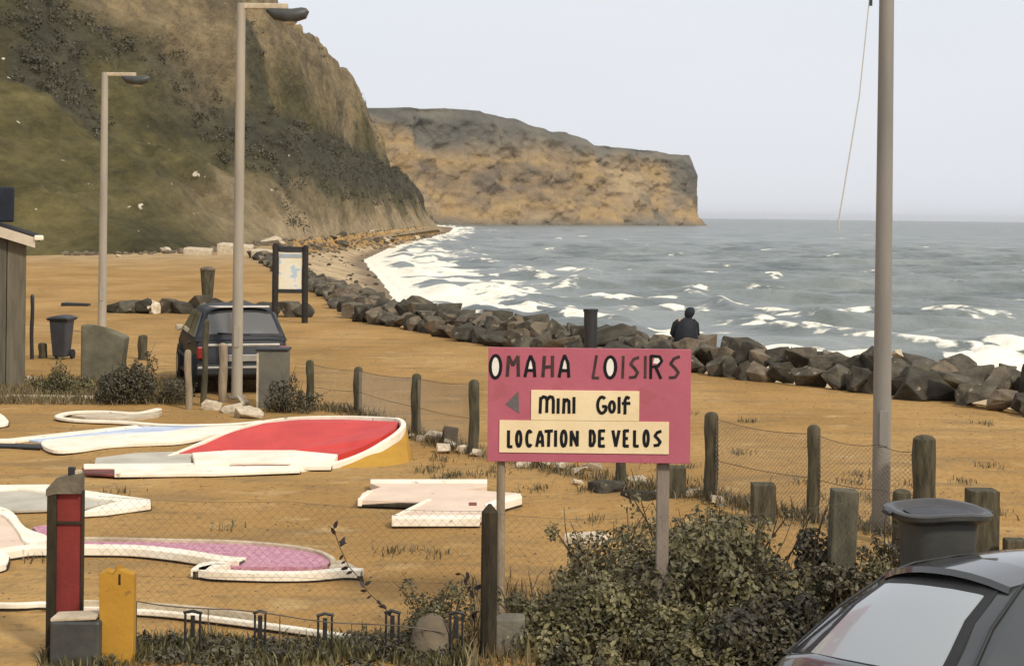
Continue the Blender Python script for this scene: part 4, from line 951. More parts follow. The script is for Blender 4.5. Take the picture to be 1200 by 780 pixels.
# pale stones and rubble
for (x, y, w, lab) in [(292, 489, 30, 'rounded cream stone leaning on the far corner of the red ramp'), (272, 484, 24, 'cream stone pile member left of the rounded cream stone'), (248, 480, 22, 'flat pale stone left of the cream stones at the ramp'), (283, 474, 20, 'pale stone at the foot of the hatchback lamp pole'),
        (481, 512, 12, 'small white rock touching the tip of the red ramp'), (494, 516, 16, 'second white rock right of the ramp tip'), (511, 517, 26, 'largest white rock between two posts by the ramp'), (529, 523, 18, 'white rock below the small dark box'), (541, 530, 20, 'white rock at the foot of the post left of the sign'), (560, 533, 22, 'white rock tucked under the lower left corner of the sign'), (520, 529, 24, 'flat pale rock under the largest white rock'),
        (612, 546, 20, 'flat white rock just below the lower edge of the sign, leftmost'), (640, 545, 16, 'white rock below the sign, second from left'), (660, 549, 26, 'large white rock below the middle of the sign'), (680, 556, 20, 'white rock in the rubble line under the sign'), (695, 551, 22, 'pale rock behind the rubble line under the sign'), (676, 566, 12, 'small white chip in front of the rubble line'), (745, 567, 24, 'white rock right of the half hidden fence post'), (770, 578, 14, 'little white rock by the stumps'),
        (806, 582, 22, 'cream rock between sign and mossy post'), (818, 577, 16, 'cream rock leaning on the mossy post foot'), (843, 590, 22, 'flat cream rock right of the mossy post'), (1054, 414, 16, 'tan stone on the sea defence just right of the nearest lamp pole'), (1017, 620, 18, 'cream stone left of the nearest lamp foot'), (1040, 640, 12, 'small tan stone right of the nearest lamp foot'),
        (36, 446, 14, 'pale stone at the corner of the hut'), (28, 448, 9, 'little pale stone touching the hut wall'), (965, 672, 12, 'pale stone beside the leaning concrete post'), (126, 296, 14, 'white car sized rock beside the farthest lamp'), (139, 301, 6, 'tiny white rock right of the farthest lamp')]:
    if y < 420 and x > 1000: q = Q(x, y, 29.6)
    else: q = P(x, y)
    s_ = scale_at(q.y); rock('rock', (q.x, q.y, q.z+w/s_*.16 if y > 420 or x < 600 else q.z), w/s_*1.05, lab, 'rock', group='pale loose rocks', m=M_rubble if 'white' in lab else M_concpale, flat=.62)
q = P(712, 573, 0); o = rock('boulder', (q.x, q.y, .03), .5, 'low dark mossy boulder under the rubble line below the sign', m=M_rock2, flat=.4); o.rotation_euler = (0, 0, .6)
q = P(745, 583, 0); rock('boulder', (q.x, q.y, .02), .5, 'flat black slab like stone in front of the stumps', m=M_postdark, flat=.25).rotation_euler = (0, 0, 2)
b = MB(); b.tube([(0, 0, -.1), (0, 0, .08), (0, 0, .17), (.004, 0, .235), (.006, 0, .275), (.006, 0, .292)], [.150, .150, .132, .098, .055, .012], 18)
for v in b.bm.verts: v.co += v.co.normalized()*mnoise.noise(v.co*9)*.012
o = b.build('rounded_boulder', M_rock3, smooth=True); q = Q(505, 775, 11.62); o.location = (q.x, 11.62, 0); tag(o, 'rounded dome shaped tan boulder in the weeds left of the dark pointed post', 'boulder')
b = MB(); b.box((0, 0, .08), (.21, .2, .34), bevel=.015); o = b.build('concrete_block', M_conc); q = Q(597, 760, 11.75); o.location = (q.x, 11.75, 0); tag(o, 'square grey concrete block at the foot of the left sign leg', 'block')
b = MB(); b.box((0, 0, .1), (.2, .16, .24), rot=Matrix.Rotation(R(8), 3, 'Y'), bevel=.01); o = b.build('dark_box', M_postdark); q = P(527, 520); o.location = (q.x, q.y, 0); tag(o, 'small dark wooden box between two fence posts left of the sign', 'box')
b = MB(); b.prism([(-1.15, -.25, .10), (1.2, -.2, .08), (1.1, .3, .06), (-1.0, .25, .1)], -.05); o = b.build('dark_plank', M_trim, bevel=.02); q = P(89, 358); o.location = (q.x, q.y, 0); o.scale = (.36, 1, 1); tag(o, 'small dark flat board lying on the sand left of the farthest lamp', 'board')

# pale slabs near the cliff foot
for (x0, x1, y, hh_, lab) in [(217, 252, 298, 8, 'long low white slab at the foot of the cliff, left of the lamp pole'), (256, 300, 298, 13, 'white sloping slab at the cliff foot crossed by the lamp pole'), (296, 330, 302, 10, 'white slab end at the cliff foot right of the lamp pole')]:
    a, c = P(x0, y), P(x1, y); s_ = scale_at(a.y); b = MB()
    b.prism([(-(c.x-a.x)/2, -.8, hh_/s_), ((c.x-a.x)/2, -.8, hh_/s_*.7), ((c.x-a.x)/2*.9, 1.0, hh_/s_*.9), (-(c.x-a.x)/2*.9, 1.0, hh_/s_*1.1)], -.2)
    o = b.build('concrete_slab', M_concpale, bevel=.08); o.location = ((a.x+c.x)/2, a.y, 0); tag(o, lab, 'slab', 'white slabs at the cliff foot')

# ------------------------------------------------------------------ bins
def wheelie(q, h, w, m, ml, label, rz=0, dome=True):
    o = empty('wheelie_bin', q, label, 'bin', rz=rz)
    b = MB(); g_ = [(-w*.38, -w*.42), (w*.38, -w*.42), (w*.38, w*.42), (-w*.38, w*.42)]
    for (s0, z0, s1, z1) in ((.80, .06, 1.0, h*.88),):
        lo_ = [b.bm.verts.new((x*s0, y*s0, z0)) for x, y in g_]; hi = [b.bm.verts.new((x*1.12, y*1.12, z1)) for x, y in g_]
        b.bm.faces.new(list(reversed(lo_))); b.bm.faces.new(hi)
        for i in range(4): b.bm.faces.new((lo_[i], lo_[(i+1) % 4], hi[(i+1) % 4], hi[i]))
    b.build('body', m, o, bevel=.03)
    b = MB(); b.box((0, 0, h*.885), (w*1.0, w*1.06, .05)); b.build('rim', m, o, bevel=.015)
    b = MB(); n = 8; rows = []
    for i in range(n+1):
        x = -w*.53+w*1.06*i/n; zz = h*.91+.05*math.sin(math.pi*i/n)**.6*(1 if dome else .4)
        rows.append([b.bm.verts.new((x, -w*.58, h*.905+.25*(zz-h*.905))), b.bm.verts.new((x, -w*.45, zz)), b.bm.verts.new((x, w*.45, zz+.01)), b.bm.verts.new((x, w*.60, h*.915))])
    lowr = [[b.bm.verts.new((v.co.x, v.co.y, h*.895)) for v in r] for r in rows]
    for A_, B_ in zip(rows[:-1], rows[1:]):
        for k in range(3): b.bm.faces.new((A_[k], A_[k+1], B_[k+1], B_[k]))
    for A_, B_ in zip(lowr[:-1], lowr[1:]):
        for k in range(3): b.bm.faces.new((A_[k], B_[k], B_[k+1], A_[k+1]))
    for k in range(3):
        b.bm.faces.new((rows[0][k], lowr[0][k], lowr[0][k+1], rows[0][k+1])); b.bm.faces.new((rows[-1][k+1], lowr[-1][k+1], lowr[-1][k], rows[-1][k]))
    for i in range(n):
        b.bm.faces.new((rows[i][0], rows[i+1][0], lowr[i+1][0], lowr[i][0])); b.bm.faces.new((rows[i+1][3], rows[i][3], lowr[i][3], lowr[i+1][3]))
    b.build('lid', ml, o)
    b = MB(); b.tube([(-w*.36, w*.66, h*.87), (w*.36, w*.66, h*.87)], .016, 8); b.tube([(-w*.34, w*.5, h*.87), (-w*.34, w*.66, h*.87)], .014, 6); b.tube([(w*.34, w*.5, h*.87), (w*.34, w*.66, h*.87)], .014, 6); b.build('handle', ml, o)
    for sx in (-1, 1):
        b = MB(); b.tube([(sx*w*.33, w*.36, .1), (sx*w*.42, w*.36, .1)], .1, 14); b.build('wheel', M_tyre, o)
    return o
def tub(q, label):
    o = empty('tub_bin', q, label, 'bin', rz=R(5)); N = 32
    def ring(b, r, z, ry=None, pw=3.2):
        ry = ry or r; out = []
        for i in range(N):
            a = 2*math.pi*i/N; c, s_ = math.cos(a), math.sin(a); out.append(b.bm.verts.new((math.copysign(abs(c)**(2/pw), c)*r, math.copysign(abs(s_)**(2/pw), s_)*ry, z)))
        return out
    def loft(b, rs, close=True):
        for A_, B_ in zip(rs[:-1], rs[1:]):
            for k in range(N): b.bm.faces.new((A_[k], A_[(k+1) % N], B_[(k+1) % N], B_[k]))
    T = CAMH-(594-HZ-6)/scale_at(q[1])-q[2]
    b = MB(); rs = [ring(b, .165, .03), ring(b, .185, .3), ring(b, .225, T-.10), ring(b, .238, T-.055)]; loft(b, rs); b.bm.faces.new(list(reversed(rs[0]))); b.bm.faces.new(rs[-1]); b.build('body', MATS.get('worn_dark_bin_plastic') or mat('worn_dark_bin_plastic', (.075, .072, .062), (.05, .05, .045), 4, .55, .12), o, smooth=True)
    b = MB(); rs = [ring(b, .232, T-.075), ring(b, .262, T-.070), ring(b, .305, T-.040), ring(b, .312, T-.012), ring(b, .296, T), ring(b, .262, T-.004), ring(b, .235, T-.03), ring(b, .20, T-.034)]; loft(b, rs); b.bm.faces.new(list(reversed(rs[0]))); b.bm.faces.new(rs[-1])
    for v in b.bm.verts: v.co.z += .008*math.sin(v.co.x*11+1)
    b.build('rim', mat('dusty_black_rim', (.07, .066, .058), (.035, .035, .036), 3, .4, .15), o, smooth=True)
    b = MB(); r0 = ring(b, .196, T-.030); r1 = ring(b, .12, T-.022); loft(b, [r0, r1]); b.bm.faces.new(r1); b.build('lid', M_black, o, smooth=True)
    for sx in (-1, 1):
        b = MB(); b.box((sx*.315, 0, T-.03), (.05, .12, .03), bevel=.01); b.build('handle', M_black, o)
q = Q(1098, 655, 10.75); tub((q.x, 10.75, gz(q.x, 10.75)-.01), 'dark tapered tub bin with a wide flat rim behind the near car roof')
q = P(72, 421); wheelie((q.x, q.y, 0), .92, .44, M_binblue, M_black, 'blue grey wheelie bin with a black lid beside the hut', rz=R(-10))
# grey rubbish container by the car, tapered concrete block by the hut
q = P(320, 476); o = empty('utility_box', (q.x, q.y, 0), 'grey upright container standing at the right rear corner of the hatchback', 'container')
b = MB(); b.box((0, 0, .40), (.46, .42, .96), bevel=.015); b.build('body', M_bin if False else mat('green_grey_panel', (.17, .155, .115), (.12, .11, .085), 3, .8, .2), o)
b = MB(); b.box((0, 0, .895), (.50, .46, .035), bevel=.008); b.build('lid', M_trim, o)
b = MB(); b.box((-.215, -.214, .42), (.03, .012, .84)); b.build('edge_strip', M_concpale, o)
q = P(122, 448); o = MB(); top = [(-.37, -.2, 1.02), (-.05, -.2, .98), (.22, -.2, .88), (.40, -.2, .80), (.40, .2, .80), (.22, .2, .88), (-.05, .2, .98), (-.37, .2, 1.02)]
bb = o.bm; tv = [bb.verts.new(p) for p in top]; lv = [bb.verts.new((p[0]*.80-.03 if p[0] > 0 else p[0], p[1], -.1)) for p in top]
bb.faces.new(tv); bb.faces.new(list(reversed(lv)))
for i in range(8): bb.faces.new((tv[i], lv[i], lv[(i+1) % 8], tv[(i+1) % 8]))
o = o.build('concrete_slab', mat('mossy_concrete', (.19, .17, .11), (.115, .105, .07), 3, .9, .4), bevel=.03); o.location = (q.x, q.y, 0); tag(o, 'grey green tapered concrete block behind the small shrub beside the wheelie bin', 'block')
# tapered litter bin at the far boulders, and the dark bin above the sign
q = P(243, 358); o = empty('litter_bin', (q.x, q.y, 0), 'tapered greenish litter bin standing at the far boulders behind the car', 'litter bin')
b = MB(); b.tube([(0, 0, -.05), (0, 0, .9), (0, 0, 1.15)], [.15, .22, .24], 12); b.build('body', M_post, o, smooth=True)
b = MB(); b.tube([(0, 0, 1.15), (0, 0, 1.20), (0, 0, 1.26)], [.26, .25, .12], 12); b.build('lid', M_rock3, o, smooth=True)
d = 33.6; q = Q(692, 392, d); o = empty('litter_bin', (q.x, d, .3), 'black cylindrical litter bin standing on the boulders above the pink sign', 'litter bin')
zb, zt = q.z-.35-.3, Q(692, 362, d).z-.3
b = MB(); b.tube([(0, 0, zb), (0, 0, zt-.05)], [.125, .135], 16); b.build('body', M_black, o, smooth=True)
b = MB(); b.tube([(0, 0, zt-.052), (0, 0, zt)], [.15, .148], 16); b.build('rim', M_trim, o, smooth=True)

# ------------------------------------------------------------------ notice board
def notice():
    g = P(339.5, 378); s_ = scale_at(g.y); o = empty('notice_board', (g.x, g.y, 0), 'map notice board between two tall black posts at the beach edge', 'notice board')
    for sx, t in ((-1, 285), (1, 287)):
        b = MB(); h = Q(340, t, g.y).z; b.tube([(sx*17.5/s_, 0, -.3), (sx*17.5/s_, 0, h-.06), (sx*17.5/s_, 0, h)], [.088, .085, .05], 12); b.build('post', M_black if False else mat('tarred_wood', (.035, .03, .024), (.02, .018, .015), 6, .8, .3), o, smooth=True)
    zt, zm, zb = [Q(340, t, g.y).z for t in (292, 341, 297)]
    b = MB(); b.box((0, 0, zt), (35/s_-.17, .08, .15)); b.build('top_rail', M_black, o, bevel=.01)
    b = MB(); b.box((0, 0, zm), (35/s_-.17, .08, .11)); b.build('bottom_rail', M_black, o, bevel=.01)
    m = bpy.data.materials.new('faded_map_print'); m.use_nodes = True; n = m.node_tree.nodes; l = m.node_tree.links
    tc = n.new('ShaderNodeTexCoord'); mp = n.new('ShaderNodeMapping'); l.new(tc.outputs['Object'], mp.inputs[0]); mp.inputs['Scale'].default_value = (1.2, 1, 2.2)
    no = n.new('ShaderNodeTexNoise'); no.inputs['Scale'].default_value = 2.3; l.new(mp.outputs[0], no.inputs['Vector'])
    r = n.new('ShaderNodeValToRGB'); l.new(no.outputs['Fac'], r.inputs[0]); e = r.color_ramp.elements
    e[0].position, e[0].color = .38, (.45, .56, .60, 1); e[1].position, e[1].color = .5, (.80, .72, .56, 1); k = e.new(.66); k.color = (.74, .68, .48, 1); k = e.new(.44); k.color = (.74, .72, .62, 1)
    l.new(r.outputs[0], n['Principled BSDF'].inputs['Base Color'])
    z1, z0 = Q(340, 297, g.y).z, Q(340, 338, g.y).z
    b = MB(); b.box((0, 0, (z0+z1)/2), (35/s_-.2, .03, z1-z0+.06)); b.build('map_panel', m, o, bevel=.004)
    b = MB(); b.box((0, -.02, z1-.06), (35/s_-.2, .016, .1)); b.build('title_strip', mat('faded_blue_title', (.38, .44, .48), (.28, .34, .38), 3, .7, 0), o)
notice()

# ------------------------------------------------------------------ hut at the left edge
def hut():
    g = P(29, 456); ang = math.atan2(-g.x, g.y); o = empty('beach_hut', (g.x, g.y, 0), 'grey board hut cut off by the left edge, with a white sloping eave', 'hut', rz=ang)
    # local x to the right of the front face, y away from the camera
    h = Q(29, 276, g.y).z
    wd_ = [(-.31, M_hut2), (-.63, M_hut), (-1.2, M_hut), (-1.9, M_hut2), (-2.8, M_hut)]; x0 = 0
    for x1, m in wd_:
        b = MB(); b.box(((x0+x1)/2, .04+.006*(x1 % .3), h/2+.0), (x0-x1-.012, .06, h)); b.build('wall_board', m, o, bevel=.006); x0 = x1
    b = MB(); b.prism([(0, .10, h), (-.02, 4.0, h), (-2.8, 4.0, h+.95), (-2.8, .10, h+.95)], 0); b.build('wall', M_hut, o)
    b = MB(); b.prism([(.22, -.16, h-.02), (.22, 4.1, h-.02), (-3.0, 4.1, h+1.0), (-3.0, -.16, h+1.0)], [h-.10, h-.10, h+.92, h+.92]); b.build('roof', M_roofdark, o, bevel=.01)
    sl = (1.02)/3.22
    b = MB(); b.prism([(.14, -.19, h-.03), (.14, -.165, h-.03), (-3.0, -.165, h-.03+sl*3.14), (-3.0, -.19, h-.03+sl*3.14)], [h-.20, h-.20, h-.22+sl*3.14, h-.22+sl*3.14]); b.build('fascia', M_fascia, o)
    b = MB(); b.box((.20, -.10, h-.035), (.15, .26, .085), bevel=.02); b.build('gutter_end', M_white, o)
    b = MB(); b.box((-.52, 1.0, h+.52), (.62, .9, .60), bevel=.03); b.build('roof_box', M_roofblue, o)
hut()

# ------------------------------------------------------------------ cars
def car(name, label, origin, heading, p, paint, glassm_rear, parts_rear=True):
    """local frame: x forward, y left, z up, origin on the ground under the middle"""
    L2, hw, zb, zr = p['L']/2, p['hw'], p['belt'], p['h']
    o = empty(name, origin, label, 'car', rz=heading)
    # lower body: side outline swept across the width
    prof = [(-L2+.02, .30), (-L2-.02, .48), (-L2+.02, .66), (p['rb']-.06, zb-.02), (p['rb']+.05, zb+.01), (p['fb']-.02, zb+.02), (p['fb']+.06, zb-.02), (L2-.30, .74), (L2-.08, .62), (L2, .44), (L2-.04, .26), (L2-.4, .20), (-L2+.3, .22)]
    lat = [-1, -.985, -.9, -.6, 0, .6, .9, .985, 1]
    b = MB(); rows = []
    for u in lat:
        au = abs(u); row = []
        for (x, z) in prof:
            pinch = 1-.10*max(0, (abs(x)-L2*.72)/(L2*.28))**2
            rnd = .05*max(0, au-.85)/.15; xx = x*(1-.03*au**4); zz = z-(rnd if z > .6 else -rnd*.6 if z < .3 else 0)
            row.append(b.bm.verts.new((xx, u*hw*pinch*(.965 if z > .7 else 1), zz)))
        rows.append(row)
    n = len(prof)
    for A_, B_ in zip(rows[:-1], rows[1:]):
        for k in range(n): b.bm.faces.new((A_[k], A_[(k+1) % n], B_[(k+1) % n], B_[k]))
    b.bm.faces.new(rows[0]); b.bm.faces.new(list(reversed(rows[-1])))
    body = b.build('body', paint, o, smooth=True)
    # greenhouse
    ft, rt, wt = p['ft'], p['rt'], p['wt']; wb = hw*.955
    def gp(x, z): # half width at height
        t = max(0, min(1, (z-zb)/(zr-zb))); return wb+(wt-wb)*t**1.15
    gpf = [(p['fb'], zb-.03), (p['fb']*.55+ft*.45, zb+.47*(zr-zb)), (ft+.04, zr-.055), (ft-.14, zr-.012), ((ft+rt)/2, zr+.01), (rt+.20, zr-.012), (rt, zr-.05), (p['rb']*.5+rt*.5, (zb+zr)/2+.02), (p['rb'], zb-.03)]
    lat = [-1, -.93, -.6, -.3, 0, .3, .6, .93, 1]
    b = MB(); rows = []
    for u in lat:
        au = abs(u); rows.append([b.bm.verts.new((x-(math.copysign(.05, x-(ft+rt)/2))*au**2*(1 if k in (0, 1, 2, 6, 7, 8) else 0), u*gp(x, z), z-(.055*au**2.5)*(1 if z > zb+.1 else 0)-(.03 if au == 1 and z > zb+.1 else 0))) for k, (x, z) in enumerate(gpf)])
    for A_, B_ in zip(rows[:-1], rows[1:]):
        for k in range(len(gpf)-1): b.bm.faces.new((A_[k], A_[k+1], B_[k+1], B_[k]))
    b.bm.faces.new(rows[0]); b.bm.faces.new(list(reversed(rows[-1]))); b.bm.faces.new([r[0] for r in rows]); b.bm.faces.new([r[-1] for r in reversed(rows)])
    cab = b.build('roof', paint, o, smooth=True)
    # windows sit 6 mm proud of the cabin
    def G(k, u):
        x, z = gpf[k]; au = abs(u)
        return Vector((x-(math.copysign(.05, x-(ft+rt)/2))*au**2*(1 if k in (0, 1, 2, 6, 7, 8) else 0), u*gp(x, z), z-(.055*au**2.5)*(1 if z > zb+.1 else 0)-(.03 if au == 1 and z > zb+.1 else 0)))
    def skin(k, u):
        for a, c in zip(lat[:-1], lat[1:]):
            if a <= u <= c+1e-9: return G(k, a).lerp(G(k, c), (u-a)/(c-a))
    def pane(nm, m, k0, t0, k1, t1, w0, w1, off, th=.012):
        """window lying on the cabin skin from profile position k0+t0 to k1+t1"""
        b = MB(); pos = [k0+t0]+[k for k in range(k0+1, k1+1) if k < k1+t1-1e-6]+[k1+t1]; rr = []
        us = sorted({-1., -.6, -.3, 0., .3, .6, 1.})
        for q in pos:
            k = min(int(q), len(gpf)-2); t = q-k; f = (q-pos[0])/(pos[-1]-pos[0]); w_ = w0+(w1-w0)*f
            rr.append([skin(k, u if abs(u) <= .6 and abs(u) < w_ else math.copysign(w_, u)).lerp(skin(k+1, u if abs(u) <= .6 and abs(u) < w_ else math.copysign(w_, u)), t) for u in us])
        nr = []
        for j in range(len(rr)):
            a, c = rr[max(j-1, 0)][3], rr[min(j+1, len(rr)-1)][3]; d_ = c-a; nn = Vector((d_.z, 0, -d_.x)).normalized()
            if nn.x*(a.x-(ft+rt)/2) < 0: nn = -nn
            nr.append(nn)
        V1 = [[b.bm.verts.new(q+nn*off) for q in r] for r, nn in zip(rr, nr)]; V2 = [[b.bm.verts.new(q-nn*th) for q in r] for r, nn in zip(rr, nr)]; n = len(us)-1
        for A_, B_ in zip(V1[:-1], V1[1:]):
            for k in range(n): b.bm.faces.new((A_[k], A_[k+1], B_[k+1], B_[k]))
        for k in range(n): b.bm.faces.new((V1[0][k+1], V1[0][k], V2[0][k], V2[0][k+1])); b.bm.faces.new((V1[-1][k], V1[-1][k+1], V2[-1][k+1], V2[-1][k]))
        for j in range(len(rr)-1): b.bm.faces.new((V1[j][0], V1[j+1][0], V2[j+1][0], V2[j][0])); b.bm.faces.new((V1[j+1][-1], V1[j][-1], V2[j][-1], V2[j+1][-1]))
        return b.build(nm, m, o, smooth=True)
    rb, fb = p['rb'], p['fb']
    ws = p.get('ws', .82); q0, q1 = p.get('rw', (.2, .7))
    pane('rear_window_seal', M_trim, 6, max(q0-.2, 0), 7, min(q1+.1, .99), ws+.09, ws+.11, .006)
    pane('rear_window', glassm_rear, 6, q0, 7, q1, ws, ws+.01, .012)
    pane('windscreen', M_glassdark, 0, .2, 1, .85, .86, .84, .010)
    for sd_ in (-1, 1):
        xm = (ft+rt)/2+.05
        for (xa0, xa1, xb0, xb1, nm) in ((fb-.22, xm+.03, ft-.10, xm+.03, 'side_window'), (xm-.05, rb+p.get('cp', .42), xm-.05, rt+p.get('cp2', .20), 'side_window')):
            b = MB(); zt_, zb_ = zr-.13, zb+.03
            yo, yi = sd_*(gp(0, zt_)+.010), sd_*(gp(0, zb_)+.010)
            f = [b.bm.verts.new(q) for q in ((xa0, yi, zb_), (xa1, yi, zb_), (xb1, yo, zt_), (xb0, yo, zt_))]; k2 = [b.bm.verts.new((v.co.x, v.co.y-sd_*.03, v.co.z)) for v in f]
            b.bm.faces.new(f)
            for i in range(4): b.bm.faces.new((f[i], k2[i], k2[(i+1) % 4], f[(i+1) % 4]))
            b.build(nm, M_glassdark, o)
        for xw in (L2-.68, -L2+.62):
            b = MB(); b.tube([(xw, sd_*(hw-.20), .29), (xw, sd_*(hw-.005), .29)], .345, 20); b.build('wheel_arch', M_trim, o, smooth=True)
            b = MB(); b.tube([(xw, sd_*(hw-.19), .285), (xw, sd_*(hw-.17), .285), (xw, sd_*(hw-.01), .285), (xw, sd_*(hw+.008), .285)], [.26, .285, .285, .26], 20); w = b.build('wheel', M_tyre, o, smooth=True)
            b = MB(); b.tube([(xw, sd_*(hw-.05), .285), (xw, sd_*(hw+.012), .285)], [.18, .165], 16); b.build('rim', M_rim, w, smooth=True)
        b = MB(); b.box((fb-.28, sd_*(hw+.02), zb+.06), (.10, .13, .10), bevel=.025); b.build('wing_mirror', M_concpale if p.get('pale_mirror') else M_trim, o)
        b = MB(); b.box((-L2+.03, sd_*(hw-.13), .70 if zb > .85 else .62), (.10, .15, .20), bevel=.02); b.build('tail_light', M_tail, o)
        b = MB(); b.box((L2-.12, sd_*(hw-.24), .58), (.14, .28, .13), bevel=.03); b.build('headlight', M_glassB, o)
        b = MB(); b.box((0, sd_*(hw-.004), .52), (p['L']*.56, .03, .05), bevel=.008); b.build('side_moulding', M_trim, o)
        b = MB(); b.box((xm-.3, sd_*(hw-.018), zb-.12), (.16, .04, .03), bevel=.008); b.build('door_handle', M_trim, o)
    b = MB(); b.box((-L2-.005, 0, .42), (.14, hw*1.9, .19), bevel=.035); b.build('rear_bumper', M_trim, o)
    b = MB(); b.box((-L2-.075, 0, .46), (.02, hw*1.86, .035), bevel=.006); b.build('bumper_strip', M_chrome, o)
    b = MB(); b.box((L2-.02, 0, .40), (.14, hw*1.84, .20), bevel=.035); b.build('front_bumper', M_trim, o)
    if parts_rear:
        b = MB(); b.box((-L2-.012, 0, .61), (.03, .52, .11), bevel=.005); b.build('number_plate', M_chrome, o)
        b = MB(); b.box((rb-.085, 0, zb-.085), (.03, hw*1.55, .045), bevel=.01); b.build('tailgate_trim', M_chrome, o)
        b = MB(); b.box(((rt+rb)/2-.11, .12, zb+.09), (.03, .55, .02), rot=Matrix.Rotation(R(4), 3, 'X'), bevel=.004); b.build('wiper', M_trim, o)
    return o, skin
# small dark hatchback parked at the lamp
gc = P(284, 466); hdg = math.atan2(gc.y, gc.x)
pA = dict(L=3.65, hw=.80, belt=.90, h=1.44, fb=.95, ft=.30, rb=-1.66, rt=-1.32, wt=.56, cp=.30, cp2=.20, rw=(.30, .62), ws=.86, pale_mirror=True)
head = R(90)+R(16)
cx, cy_ = gc.x+.06+math.cos(head)*2.3, gc.y+math.sin(head)*2.3
cA, gpA = car('parked_car', 'dark blue hatchback parked tail towards us behind the lamp pole', (cx, cy_, 0), head, pA, M_carA, M_glassA)
b = MB(); b.box((-1.29, 0, 1.425), (.20, 1.0, .03), bevel=.012); b.build('roof_spoiler', M_chrome, cA)

# near dark car, lower right: its tailgate faces left, the kerb there lies lower
ALPHA = R(62); TILT = R(6.5)
pB = dict(L=4.0, hw=.84, belt=.93, h=1.43, fb=1.05, ft=.30, rb=-1.72, rt=-1.08, wt=.54, cp=.62, cp2=.45, rw=(.42, .9), ws=.66)
Fc = P(1062, 663, .98); hB = R(90)-ALPHA
M_rot = Matrix.Rotation(hB, 3, 'Z'); corner = M_rot @ Vector((pB['rt']-.02, .48, 0)); gB = -.365
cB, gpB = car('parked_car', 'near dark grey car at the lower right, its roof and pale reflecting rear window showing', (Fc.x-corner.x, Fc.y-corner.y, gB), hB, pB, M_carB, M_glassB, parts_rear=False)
cB.rotation_euler = (-TILT, 0, hB)
# spoiler lip over the rear window
b = MB(); n = 8; rr = []
for i in range(n+1):
    u = -1+2*i/n; y = u*.51; zz = 1.425-.075*abs(u)**2.3; x = pB['rt']+.02+.05*u*u
    rr.append([(x+.20, y, zz+.014), (x-.09, y, zz-.012), (x-.11, y, zz-.045), (x+.02, y, zz-.075), (x+.2, y, zz-.05)])
V1 = [[b.bm.verts.new(q) for q in r] for r in rr]
for A_, B_ in zip(V1[:-1], V1[1:]):
    for k in range(5): b.bm.faces.new((A_[k], A_[(k+1) % 5], B_[(k+1) % 5], B_[k]))
b.bm.faces.new(V1[0]); b.bm.faces.new(list(reversed(V1[-1]))); b.build('roof_spoiler', M_carB, cB, smooth=True)
for sd_ in (-1, 1):
    b = MB(); b.tube([gpB(k, sd_*.93).lerp(gpB(k+1, sd_*.93), t)+Vector((-.006, sd_*.004, .006)) for k, t in ((5, .0), (5, .5), (6, 0), (6, .35), (6, .7), (7, 0), (7, .35), (7, .7), (7, .98))], .0085, 6); b.build('tailgate_gap', M_trim, cB)
    b = MB(); b.tube([gpB(k, sd_*.93).lerp(gpB(k+1, sd_*.93), t)+Vector((0, sd_*.004, .007)) for k, t in ((2, .2), (2, .9), (3, .5), (4, .3), (4, .99), (5, .5), (5, .9))], .009, 6); b.build('roof_gutter', M_trim, cB)

